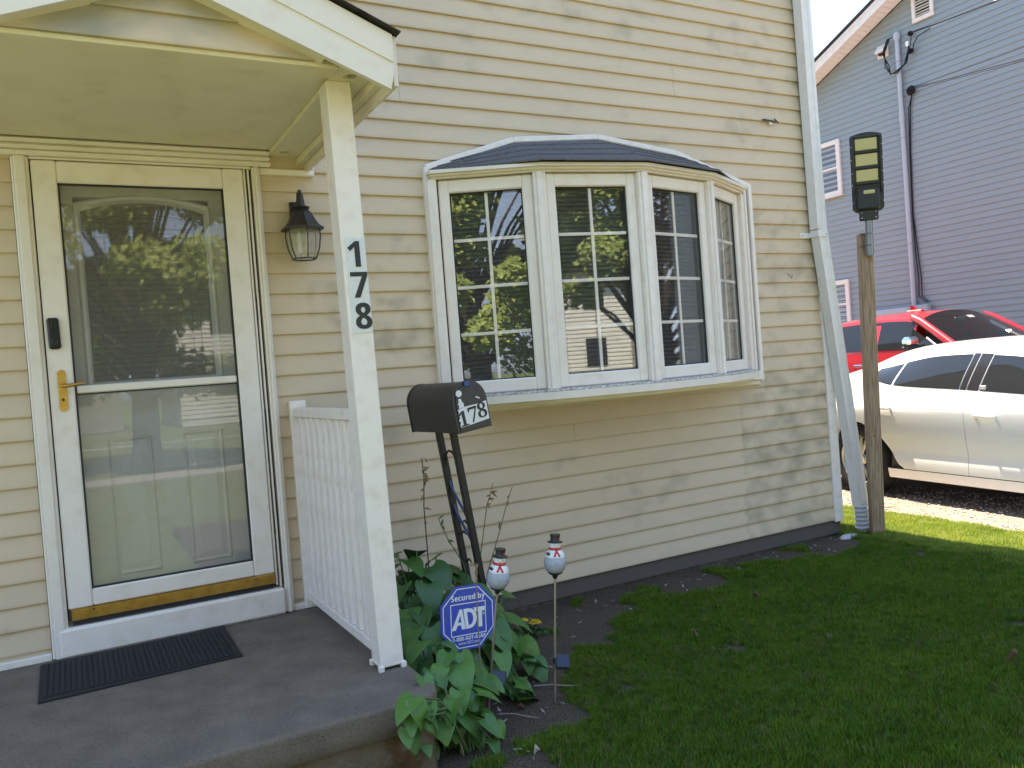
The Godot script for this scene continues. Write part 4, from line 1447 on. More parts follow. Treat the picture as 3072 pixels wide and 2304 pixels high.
func stalk(label: String, pts: Array, pods: Array, m: Material, pm: Material, sd: int) -> void:
	var r := RandomNumberGenerator.new()
	r.seed = sd
	var S := thing("flower_stalk", label, "stalk", pts[0], 0.0, "old flower stalks in the bed")
	var loc := []
	for p in pts:
		loc.append(p - pts[0])
	var st := Mb.new()
	var rad := []
	for k in loc.size():
		rad.append(lerpf(0.0034, 0.0016, float(k) / loc.size()))
	st.tube(loc, rad, 6)
	obj("stem", st, m, S)
	for q in pods:
		var base: Vector3 = loc[0].lerp(loc[loc.size() - 1], q) if loc.size() == 2 else loc[int(q * (loc.size() - 1))].lerp(loc[mini(int(q * (loc.size() - 1)) + 1, loc.size() - 1)], fmod(q * (loc.size() - 1), 1.0))
		var d := Vector3(r.randf_range(-1, 1), r.randf_range(-0.9, 0.8), r.randf_range(-0.6, 1)).normalized()
		var l := r.randf_range(0.026, 0.048)
		var pd := Mb.new()
		pd.tube([base, base + d * l * 0.4 + Vector3(0, 0.003, 0), base + d * l], [0.0012, r.randf_range(0.0045, 0.0075), 0.0008], 6)
		obj("seed_pod", pd, pm, S)

func plants() -> void:
	# [x, y, z, size, yaw (0 = tip towards the street), pitch]
	hosta("tall dark hosta behind the porch post, its leaves up against the siding", Vector3(1.44, GY, 0.55), [
		[1.285, 0.325, 0.70, 0.19, -40, 18], [1.30, 0.40, 0.52, 0.20, -30, -10], [1.44, 0.385, 0.50, 0.24, 8, 8], [1.545, 0.34, 0.58, 0.23, 20, 28], [1.40, 0.31, 0.80, 0.22, -6, 40], [1.62, 0.30, 0.50, 0.20, 50, 16], [1.24, 0.25, 0.62, 0.18, -70, 20],
		[1.50, 0.42, 0.36, 0.20, 170, 10], [1.36, 0.24, 0.66, 0.20, -20, 35], [1.52, 0.22, 0.70, 0.19, 35, 40], [1.70, 0.30, 0.44, 0.20, 60, 14], [1.27, 0.15, 0.72, 0.17, -50, 40], [1.45, 0.12, 0.74, 0.18, 10, 55], [1.33, 0.43, 0.44, 0.18, -120, 10], [1.60, 0.13, 0.62, 0.17, 50, 45]], 101, ["hosta_dark", "hosta_dark", "hosta_mid"])
	hosta("broad hosta between the yard sign and the front snowman light", Vector3(1.66, GY, 0.86), [
		[1.629, 0.125, 0.99, 0.22, 10, 42], [1.70, 0.10, 0.98, 0.18, 40, 35], [1.81, 0.115, 0.84, 0.21, 70, 25], [1.80, 0.01, 0.95, 0.19, 68, 22], [1.702, 0.24, 0.70, 0.19, 30, 20], [1.90, 0.175, 0.60, 0.17, 90, 12], [1.58, 0.05, 1.09, 0.17, -10, 40], [1.74, 0.19, 0.76, 0.19, 55, 22], [1.86, 0.07, 0.74, 0.17, 95, 30], [1.56, 0.16, 0.86, 0.18, -30, 30], [1.80, 0.16, 0.56, 0.17, 130, 15], [1.665, -0.045, 1.14, 0.19, 75, 14], [1.70, 0.02, 0.86, 0.18, 60, 50]], 202, ["hosta_mid", "hosta_mid", "hosta_light"])
	hosta("dark hosta between the porch post and the yard sign", Vector3(1.30, GY, 0.98), [
		[1.256, 0.225, 0.90, 0.18, -40, 26], [1.214, 0.20, 0.95, 0.17, -60, 30], [1.318, 0.25, 0.88, 0.18, -10, 20], [1.191, 0.205, 1.08, 0.17, -62, 8], [1.324, 0.205, 1.13, 0.13, 30, -12], [1.316, 0.195, 1.0, 0.17, -6, 45], [1.36, 0.13, 1.06, 0.18, 30, 40], [1.22, 0.10, 1.08, 0.16, -40, 45], [1.40, 0.10, 1.02, 0.17, 50, 40], [1.25, 0.08, 1.14, 0.16, -15, 50], [1.27, 0.27, 0.84, 0.15, -30, 5], [1.43, 0.12, 1.0, 0.17, 20, 40], [1.49, 0.05, 1.05, 0.16, 40, 48]], 303, ["hosta_dark", "hosta_mid"])
	hosta("bright green hosta spilling over the corner of the stoop", Vector3(1.28, GY, 1.34), [
		[1.133, 0.150, 1.36, 0.135, 8, 48], [1.247, 0.185, 1.25, 0.14, -50, 24], [1.29, 0.135, 1.31, 0.20, -12, 28], [1.398, 0.085, 1.31, 0.16, 50, 14], [1.377, 0.06, 1.37, 0.16, 74, 16], [1.40, 0.135, 1.20, 0.15, 50, 6], [1.18, 0.08, 1.45, 0.165, -48, 30], [1.146, 0.03, 1.45, 0.15, -20, 30], [1.29, 0.0, 1.42, 0.19, 46, 46], [0.957, 0.200, 1.58, 0.15, -70, 16], [1.015, 0.175, 1.60, 0.135, 20, 48], [0.985, 0.135, 1.575, 0.14, -30, 50], [1.30, 0.05, 1.36, 0.17, 0, 48], [1.22, 0.0, 1.40, 0.16, -20, 48], [1.36, 0.16, 1.22, 0.13, 20, 30], [1.24, 0.08, 1.40, 0.15, -20, 35], [1.33, -0.02, 1.46, 0.13, 30, 40]], 404, ["hosta_mid", "hosta_light", "hosta_light"])
	stalk("tall dry brown stalk standing left of the mailbox post", [Vector3(1.50, 0.0, 0.55), Vector3(1.494, 0.294, 0.55), Vector3(1.493, 0.657, 0.55), Vector3(1.505, 0.80, 0.55), Vector3(1.500, 0.885, 0.55), Vector3(1.521, 0.880, 0.55), Vector3(1.524, 0.862, 0.55)], [0.40, 0.42, 0.44, 0.46, 0.48, 0.5, 0.51, 0.52, 0.53, 0.54, 0.55, 0.56, 0.58, 0.3, 0.33], M.dry_stalk_dark, M.dry_stalk, 1)
	stalk("dry stalk leaning right just behind the mailbox post", [Vector3(1.80, 0.0, 0.35), Vector3(1.84, 0.24, 0.35), Vector3(1.919, 0.58, 0.35), Vector3(1.945, 0.64, 0.35), Vector3(1.961, 0.686, 0.35)], [0.5, 0.54, 0.6, 0.66, 0.7, 0.74, 0.78], M.dry_stalk, M.dry_stalk, 2)
	stalk("rightmost dry stalk leaning away from the mailbox post against the siding", [Vector3(1.84, 0.0, 0.35), Vector3(1.891, 0.23, 0.35), Vector3(1.983, 0.44, 0.35), Vector3(2.03, 0.56, 0.35), Vector3(2.074, 0.654, 0.35)], [0.5, 0.52, 0.55, 0.80, 0.83, 0.86], M.dry_stalk, M.dry_stalk, 3)
	stalk("thin green stalk leaning left across the mailbox post", [Vector3(1.72, 0.2, 0.5), Vector3(1.694, 0.344, 0.5), Vector3(1.625, 0.47, 0.5), Vector3(1.595, 0.54, 0.5), Vector3(1.582, 0.582, 0.5)], [0.5, 0.52, 0.75, 0.78, 0.97], M.green_stalk, M.green_stalk, 4)
	stalk("upright tan stalk crossing the front of the yard sign", [Vector3(1.44, GY, 1.15), Vector3(1.444, 0.104, 1.15), Vector3(1.448, 0.3, 1.15), Vector3(1.458, 0.501, 1.15)], [0.9, 0.95], M.dry_stalk, M.dry_stalk, 5)
	stalk("short tan stalk in front of the stoop corner", [Vector3(1.235, GY, 1.40), Vector3(1.21, 0.02, 1.40), Vector3(1.185, 0.13, 1.40)], [], M.dry_stalk, M.dry_stalk, 6)
	# yellow marigold
	var F := thing("marigold", "yellow marigold flowers at the edge of the hosta bed", "flower", Vector3(2.10, GY, 0.44))
	for q in [[Vector3(0.0, 0.068, 0.0), 0.030], [Vector3(-0.075, 0.100, 0.02), 0.022]]:
		var s := Mb.new()
		s.tube([Vector3(q[0].x * 0.5, 0, 0), q[0]], 0.003, 5)
		obj("stem", s, M.hosta_stem, F)
		var b := Mb.new()
		for k in 60:
			var a := k * 2.39996
			var e := sqrt(k / 60.0)
			var d := Vector3(cos(a) * e, 0.55 - 0.5 * e * e, sin(a) * e)
			var t: Vector3 = Vector3(-sin(a), 0, cos(a)) * q[1] * 0.22
			var p: Vector3 = q[0] + d * q[1]
			b.tri(q[0] + d * q[1] * 0.45, p - t + Vector3(0, 0.004, 0), p + t + Vector3(0, 0.004, 0))
			b.tri(p - t + Vector3(0, 0.004, 0), p + d * q[1] * 0.25, p + t + Vector3(0, 0.004, 0))
		obj("bloom", b, M.petal_yellow, F)
	for k in 9:
		var a := k * 0.7
		var lf := obj("leaf", leaf_mesh(0.06, 0.018, 0.3, 0.2, 900 + k), M.hosta_dark, F)
		lf.transform = T(Vector3(0.02 * cos(a), 0.02 + 0.004 * k, 0.02 * sin(a)), Vector3(-20, rad_to_deg(a), 0))

# ---------------------------------------------------------------- downspout and street light
func downspout() -> void:
	var D := thing("downspout", "white downspout bending out from the beige house corner into a ribbed hose", "downspout")
	var a := Mb.new()
	# fluted rectangular section
	var sec := PackedVector2Array()
	for p in [[-0.046, -0.036], [0.046, -0.036], [0.046, 0.036], [0.022, 0.036], [0.014, 0.029], [-0.014, 0.029], [-0.022, 0.036], [-0.046, 0.036]]:
		sec.push_back(Vector2(p[0], p[1]))
	var path := [[Vector3(4.803, 5.15, 0.063), 0.0], [Vector3(4.838, 2.09, 0.063), 0.0], [Vector3(4.846, 2.02, 0.066), 0.0], [Vector3(5.078, 0.085, 0.07), 0.0]]
	for i in path.size() - 1:
		var p0: Vector3 = path[i][0]
		var p1: Vector3 = path[i + 1][0]
		var up := (p1 - p0).normalized()
		var x := Vector3(0, 0, 1).cross(up).normalized() * -1.0
		var z := x.cross(up) * -1.0
		for k in sec.size():
			var q := sec[k]
			var r := sec[(k + 1) % sec.size()]
			a.quad_out(p0 + x * q.x + Vector3(0, 0, 1) * q.y, p0 + x * r.x + Vector3(0, 0, 1) * r.y, p1 + x * r.x + Vector3(0, 0, 1) * r.y, p1 + x * q.x + Vector3(0, 0, 1) * q.y, (p0 + p1) * 0.5)
	obj("pipe", a, M.downspout_white, D)
	var s := Mb.new()
	s.bb(Vector3(4.700, 2.035, 0.012), Vector3(4.79, 2.072, 0.020), 0.003)
	s.bb(Vector3(4.789, 2.036, 0.013), Vector3(4.795, 2.071, 0.103), 0.001)
	s.bb(Vector3(4.795, 2.035, 0.100), Vector3(4.888, 2.072, 0.104), 0.001)
	obj("strap", s, M.downspout_white, D)
	for q in [Vector3(4.722, 2.053, 0.0205), Vector3(4.868, 2.053, 0.1045)]:
		var sc := Mb.new()
		sc.lathe(Transform3D(Basis(Vector3.RIGHT, PI / 2), q), [Vector2(0.005, 0), Vector2(0.004, 0.002), Vector2(0, 0.003)], 8)
		obj("screw", sc, M.came, D)
	var h := Mb.new()
	var pr := []
	for k in 27:
		pr.append(Vector2(0.056 if k % 3 < 1 else 0.044, -0.19 + 0.0105 * k))
	h.lathe(T(Vector3(5.082, 0.02, 0.07), Vector3(0, 0, 4)), pr, 24, true)
	obj("drain_hose", h, M.drain_grey, D)

func street_light() -> void:
	var P := thing("solar_street_light", "black solar street light with three pale LED panels on a wooden post", "street light", Vector3(5.085, GY, 0.19), deg_to_rad(-37.0))
	P.rotation_degrees.z = -0.9
	P.rotation_degrees.x = 1.2
	var w := Mb.new()
	w.bb(Vector3(-0.0445, -0.4, -0.0445), Vector3(0.0445, 2.155, 0.0445), 0.005)
	obj("wooden_post", w, M.post_wood, P)
	var kn := Mb.new()
	kn.lathe(Transform3D(Basis(Vector3.RIGHT, PI / 2), Vector3(-0.006, 0.72, 0.0445)), [Vector2(0.006, 0), Vector2(0.005, 0.0015), Vector2(0, 0.0015)], 10)
	obj("knot", kn, M.dry_stalk_dark, P)
	var pp := Mb.new()
	pp.tube([Vector3(0.012, 1.99, 0.072), Vector3(0.012, 2.30, 0.072)], 0.027, 18)
	obj("steel_pipe", pp, M.galvanised, P)
	for y in [2.145, 2.065]:
		var c := Mb.new()
		var pts := []
		for k in 13:
			var a := PI * k / 12.0
			pts.append(Vector3(0.012 + 0.0315 * cos(a), y, 0.072 + 0.0315 * sin(a)))
		pts.push_front(Vector3(0.0435, y, 0.046))
		pts.append(Vector3(-0.0195, y, 0.046))
		c.tube(pts, 0.004, 6)
		c.bar(Vector3(-0.052, y, 0.048), Vector3(-0.018, y, 0.048), 0.014, 0.004)
		c.bar(Vector3(0.043, y, 0.048), Vector3(0.056, y, 0.048), 0.014, 0.004)
		obj("pipe_clamp", c, M.galvanised, P)
	# lamp head
	var O := T(Vector3(0.012, 2.24, 0.075), Vector3(4, -8, 0.5))
	var bk := Mb.new()
	bk.box(O * T(Vector3(0, 0.03, 0)), Vector3(0.125, 0.075, 0.06), 0.006)
	obj("bracket", bk, M.lamp_body, P)
	for q in [[-0.045, 0.012], [0.045, 0.012], [-0.045, 0.05], [0.045, 0.05]]:
		var b := Mb.new()
		b.lathe(O * Transform3D(Basis(Vector3.RIGHT, PI / 2), Vector3(q[0], q[1], 0.03)), [Vector2(0.005, 0), Vector2(0.004, 0.003), Vector2(0, 0.004)], 8)
		obj("bolt", b, M.bolt_steel, P)
	var body := PackedVector2Array([Vector2(-0.102, 0.075), Vector2(-0.078, 0.052), Vector2(0.078, 0.052), Vector2(0.102, 0.075), Vector2(0.104, 0.56), Vector2(0.098, 0.574)])
	for k in 9:
		var t := k / 8.0
		body.push_back(Vector2(lerpf(0.085, -0.085, t), 0.578 + 0.014 * sin(PI * t)))
	body.push_back(Vector2(-0.098, 0.574))
	body.push_back(Vector2(-0.104, 0.56))
	var hd := Mb.new()
	hd.prism(body, O * T(Vector3(0, 0, -0.005)), 0.045)
	obj("lamp_housing", hd, M.lamp_body, P)
	var rim := Mb.new()
	for x in [-0.092, 0.092]:
		rim.box(O * T(Vector3(x, 0.375, 0.022)), Vector3(0.022, 0.385, 0.018), 0.005)
	for y in [0.248, 0.3535, 0.4595, 0.5625]:
		rim.box(O * T(Vector3(0, y, 0.0215)), Vector3(0.162, 0.020, 0.017), 0.005)
	obj("panel_frame", rim, M.lamp_body, P)
	for k in 3:
		var pn := Mb.new()
		pn.box(O * T(Vector3(0, 0.3005 + k * 0.1055, 0.021)), Vector3(0.140, 0.080, 0.008), 0.006)
		obj("led_panel", pn, M.led_panel, P)
	var sb := Mb.new()
	sb.box(O * T(Vector3(0, 0.145, 0.026), Vector3(-4, 0, 0)), Vector3(0.150, 0.155, 0.036), 0.010)
	obj("sensor_housing", sb, M.lamp_body, P)
	var se := Mb.new()
	se.box(O * T(Vector3(0.006, 0.186, 0.041), Vector3(-4, 0, 0)), Vector3(0.072, 0.026, 0.010), 0.005)
	obj("sensor_lens", se, M.led_panel, P)
	for y in [0.12, 0.24, 0.32, 0.41, 0.50]:
		for x in [-0.098, 0.098]:
			var b := Mb.new()
			b.lathe(O * Transform3D(Basis(Vector3.RIGHT, PI / 2), Vector3(x, y, 0.0315)), [Vector2(0.0038, 0), Vector2(0.003, 0.002), Vector2(0, 0.0025)], 7)
			obj("bolt", b, M.bolt_steel, P)

# ---------------------------------------------------------------- ground
func bed_edge(x: float) -> float:      # the lawn begins where z is larger than this
	return lin([[0.9, 2.6], [1.2, 1.90], [1.42, 1.58], [1.62, 1.36], [1.9, 1.02], [2.15, 0.72], [2.5, 0.40], [3.2, 0.22], [4.0, 0.16], [4.85, 0.08], [4.95, -0.25], [5.0, -9.0]], x)

func hgt(x: float, z: float) -> float:   # gentle unevenness of the soil
	return 0.012 * nz.get_noise_2d(x * 22.0, z * 22.0) + 0.006 * nz.get_noise_2d(x * 90.0, z * 90.0)

func ground() -> void:
	var g := Mb.new()
	g.quad(Vector3(-150, GY - 0.03, 150), Vector3(150, GY - 0.03, 150), Vector3(150, GY - 0.03, -150), Vector3(-150, GY - 0.03, -150))
	struct("ground", g, M.far_lawn)
	# uneven soil under the bed and the lawn
	var s := Mb.new()
	var rows := []
	for i in 91:
		var row := PackedVector3Array()
		var z := -0.35 + i * 0.06
		for j in 111:
			var x := 0.9 + j * 0.0436
			row.push_back(Vector3(x, GY + hgt(x, z), z))
		rows.append(row)
	s.grid(rows, true)
	struct("garden_soil", s, M.soil)
	var r := Mb.new()
	r.bb(Vector3(5.72, GY - 0.2, -30), Vector3(12.95, GY - 0.006, 12.0))
	struct("driveway", r, M.gravel)
	var sw := Mb.new()
	sw.bb(Vector3(-60, GY - 0.2, 10.6), Vector3(60, GY - 0.004, 11.8))
	struct("sidewalk", sw, M.sidewalk)
	for k in 7:  # unseen walk, added to bounce sunlight up to the porch ceiling
		var added_walk := Mb.new()
		added_walk.bb(Vector3(-2.60, GY - 0.2, 1.50 + k * 1.30), Vector3(-1.30, GY + 0.004, 1.50 + k * 1.30 + 1.288), 0.006)
		struct("added_bounce_path", added_walk, M.sidewalk)
	var st := Mb.new()
	st.bb(Vector3(-60, GY - 0.3, 13.1), Vector3(60, GY - 0.13, 21.5))
	struct("street", st, M.asphalt)
	for z in [13.0, 21.6]:
		var k := Mb.new()
		k.bb(Vector3(-60, GY - 0.3, z - 0.08), Vector3(60, GY - 0.002, z + 0.08), 0.02)
		struct("kerb", k, M.sidewalk)
	# gravel stones on the near strip of the drive
	var pm := Mb.new()
	var o := [Vector3(1, 0, 0), Vector3(0.2, 0, 0.9), Vector3(-0.9, 0, 0.3), Vector3(-0.3, 0, -0.95), Vector3(0.5, 0, -0.7)]
	for k in 5:
		pm.tri(Vector3(0.1, 0.6, 0.05), o[(k + 1) % 5], o[k])
		pm.tri(Vector3(0, -0.5, 0), o[k], o[(k + 1) % 5])
	var mm := MultiMesh.new()
	mm.transform_format = MultiMesh.TRANSFORM_3D
	mm.use_colors = true
	mm.mesh = pm.make()
	mm.instance_count = 9000
	for i in 9000:
		var x := rng.randf_range(5.70, 7.0) if i % 3 else rng.randf_range(5.62, 5.9)
		var z := rng.randf_range(-3.5, 3.2)
		var sc := rng.randf_range(0.004, 0.013) * (1.0 if rng.randf() < 0.9 else 1.7)
		var b := Basis.from_euler(Vector3(rng.randf() * 0.6, rng.randf() * TAU, rng.randf() * 0.6)).scaled(Vector3(sc, sc, sc))
		mm.set_instance_transform(i, Transform3D(b, Vector3(x, GY - 0.003, z)))
		var v := rng.randf_range(0.25, 0.58)
		mm.set_instance_color(i, Color(v * 1.07, v * 0.95, v * 0.84))
	var mi := MultiMeshInstance3D.new()
	mi.name = "gravel"
	mi.multimesh = mm
	mi.material_override = M.pebble
	add_child(mi, true)
	mi.set_meta("kind", "stuff")
	tag(mi, "loose tan gravel stones along the near edge of the driveway", "gravel")

func grass() -> void:
	var shapes := []
	for k in 3:
		var r := RandomNumberGenerator.new()
		r.seed = 70 + k
		var mb := Mb.new()
		for b in 15:
			var a := r.randf() * TAU
			var base := Vector3(r.randf_range(-0.02, 0.02), -0.004, r.randf_range(-0.02, 0.02))
			var lean := Vector3(cos(a), 0, sin(a))
			var h := r.randf_range(0.014, 0.034)
			var bend := r.randf_range(0.3, 1.0)
			var w := r.randf_range(0.0008, 0.0015)
			var sd := Vector3(-lean.z, 0, lean.x) * w
			var p1 := base + Vector3(0, h * 0.55, 0) + lean * h * 0.22 * bend
			var p2 := base + Vector3(0, h, 0) + lean * h * 0.8 * bend
			mb.quad(base - sd, base + sd, p1 + sd * 0.8, p1 - sd * 0.8)
			mb.tri(p1 - sd * 0.8, p1 + sd * 0.8, p2)
		shapes.append(mb.make())
	for k in 3:
		var pos := []
		var col := []
		var r := RandomNumberGenerator.new()
		r.seed = 500 + k
		for i in 47000:
			var x := r.randf_range(1.1, 5.78)
			var z := r.randf_range(-1.2, 3.2)
			if i > 40000:
				x = r.randf_range(4.9, 5.8)
				z = r.randf_range(-2.5, 2.6)
			var e := z - bed_edge(x)
			var n := nz2.get_noise_2d(x * 26.0, z * 26.0)
			var n2 := nz2.get_noise_2d(x * 8.0 + 70.0, z * 8.0)
			if x < 4.95 and z < 0.03 or (x < 1.2 and z < 1.55):
				continue
			if e < 0.0:
				if n + n2 * 0.5 < 0.34 or e < -0.35:
					continue
			elif e < 0.38 and n * 0.9 + e * 2.4 < 0.32:
				continue
			elif n < -0.52:
				continue
			if x > 5.6 and n * 0.35 + (5.74 - x) * 4.0 < 0.1:
				continue
			var s := r.randf_range(0.75, 1.25) * (1.0 + 0.35 * n2)
			if x > 5.0:
				s *= 1.35
			pos.append(Transform3D(Basis.from_euler(Vector3(r.randf_range(-0.15, 0.15), r.randf() * TAU, r.randf_range(-0.15, 0.15))).scaled(Vector3(s, s * r.randf_range(0.8, 1.2), s)), Vector3(x, GY + hgt(x, z), z)))
			var d := r.randf()
			var c := Color(0.076, 0.140, 0.011).lerp(Color(0.132, 0.200, 0.018), clampf(0.5 + n * 0.6 + r.randf_range(-0.25, 0.25), 0, 1))
			if d < 0.05 + 0.12 * clampf(-n2, 0, 1):
				c = Color(0.20, 0.16, 0.075)
			elif d < 0.12:
				c = Color(0.12, 0.17, 0.03)
			elif d > 0.9:
				c = Color(0.06, 0.13, 0.03)
			if x > 4.95 + 0.12 * n:      # sunlight is painted into the strip along the drive, with some dry straw
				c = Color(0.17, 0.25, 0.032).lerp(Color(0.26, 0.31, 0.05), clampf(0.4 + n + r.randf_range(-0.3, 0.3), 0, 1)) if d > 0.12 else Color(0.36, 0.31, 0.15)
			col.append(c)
		var mm := MultiMesh.new()
		mm.transform_format = MultiMesh.TRANSFORM_3D
		mm.use_colors = true
		mm.mesh = shapes[k]
		mm.instance_count = pos.size()
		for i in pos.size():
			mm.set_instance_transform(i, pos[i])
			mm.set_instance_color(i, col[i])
		var mi := MultiMeshInstance3D.new()
		mi.name = "lawn_grass"
		mi.multimesh = mm
		mi.material_override = M.grass_blade
		add_child(mi, true)
		mi.set_meta("kind", "stuff")
		tag(mi, ["short green lawn grass covering the front yard", "darker tufts mixed through the front lawn", "longer blades mixed through the front lawn"][k], "grass")

func litter() -> void:
	# twigs on the soil
	for q in [["straight pale twig on the bare soil in front of the hosta", Vector3(1.293, GY + 0.012, 1.352), Vector3(1.365, GY + 0.012, 1.418), 0.003], ["pale twig lying flat beside the right snowman stake", Vector3(1.745, GY + 0.012, 1.03), Vector3(1.895, GY + 0.014, 1.15), 0.0028], ["thin brown twig on the soil between the hosta and the lawn", Vector3(1.49, GY + 0.014, 1.19), Vector3(1.60, GY + 0.012, 1.32), 0.0026], ["short split stick on the grass below the front hosta", Vector3(1.39, GY + 0.014, 1.50), Vector3(1.43, GY + 0.012, 1.545), 0.003], ["white stick lying on the gravel behind the wooden post", Vector3(5.86, GY + 0.012, -0.42), Vector3(5.99, GY + 0.014, -0.33), 0.009]]:
		var a: Vector3 = q[1]
		var b: Vector3 = q[2]
		var t := Mb.new()
		t.tube([a, a.lerp(b, 0.4) + Vector3(0.004, 0.003, -0.004), a.lerp(b, 0.75), b], [q[3], q[3] * 0.9, q[3] * 0.8, q[3] * 0.5], 6)
		tag(obj("twig", t, M.dead_leaf_pale if q[3] > 0.0025 else M.dry_stalk), q[0], "twig", "")
	# dead leaves
	for q in [["dark curled dead leaf on the shaded lawn below the bow window", Vector3(3.324, GY + 0.04, 0.743), 0.055, "dead_leaf", 20.0], ["pinkish dead leaf on the lawn in the middle of the yard", Vector3(2.662, GY + 0.035, 1.006), 0.05, "dead_leaf", 70.0], ["pale curled dead leaf on the lawn nearest the street light", Vector3(3.068, GY + 0.05, 1.481), 0.045, "dead_leaf_pale", 120.0], ["brown dead leaf at the right end of the lawn", Vector3(3.438, GY + 0.045, 2.117), 0.05, "dead_leaf", 200.0], ["reddish leaf on the grass close to the stoop", Vector3(1.434, GY + 0.04, 1.614), 0.032, "dead_leaf_pale", 250.0], ["brown leaf under the front hosta beside its stems", Vector3(1.27, GY + 0.012, 1.34), 0.05, "dead_leaf", 300.0], ["tan leaf behind the front snowman light", Vector3(1.60, GY + 0.012, 1.16), 0.045, "dead_leaf", 10.0], ["purplish leaf on the soil in front of the stoop", Vector3(1.13, GY + 0.012, 1.50), 0.05, "dead_leaf", 33.0]]:
		var o := obj("dead_leaf", leaf_mesh(q[2], q[2] * 0.6, 0.5, 0.9, int(q[4])), M[q[3]])
		o.transform = T(q[1], Vector3(10, q[4], 12))
		tag(o, q[0], "leaf")
	# fine litter nobody could count
	var st := Mb.new()
	for i in 420:
		var x := rng.randf_range(1.1, 4.9)
		var z := rng.randf_range(0.02, 1.8)
		if z > bed_edge(x) + 0.25 or (x < 1.17 and z < 1.5):
			continue
		var a := rng.randf() * TAU
		var d := Vector3(cos(a), rng.randf_range(-0.1, 0.25), sin(a)) * rng.randf_range(0.006, 0.028)
		var p := Vector3(x, GY + hgt(x, z) + 0.004, z)
		var w := Vector3(-d.z, 0.002, d.x) * rng.randf_range(0.08, 0.4)
		st.quad(p - d - w * 0.3, p - w, p + d + w * 0.2, p + w)
	var lo := obj("soil_litter", st, M.dead_leaf_pale)
	lo.set_meta("kind", "stuff")
	tag(lo, "crumbs of bark and dead grass strewn on the bare soil", "litter")
	var rk := Mb.new()
	rk.lathe(Transform3D(Basis.from_euler(Vector3(0, 0.7, 0)).scaled(Vector3(1.6, 0.5, 0.8)), Vector3(4.90, GY + 0.005, 0.10)), [Vector2(0.0, -0.04), Vector2(0.05, -0.02), Vector2(0.062, 0.0), Vector2(0.045, 0.03), Vector2(0.0, 0.042)], 9)
	tag(obj("rock", rk, M.stone_pale), "pale flat rock in the grass at the house corner under the downspout", "rock")

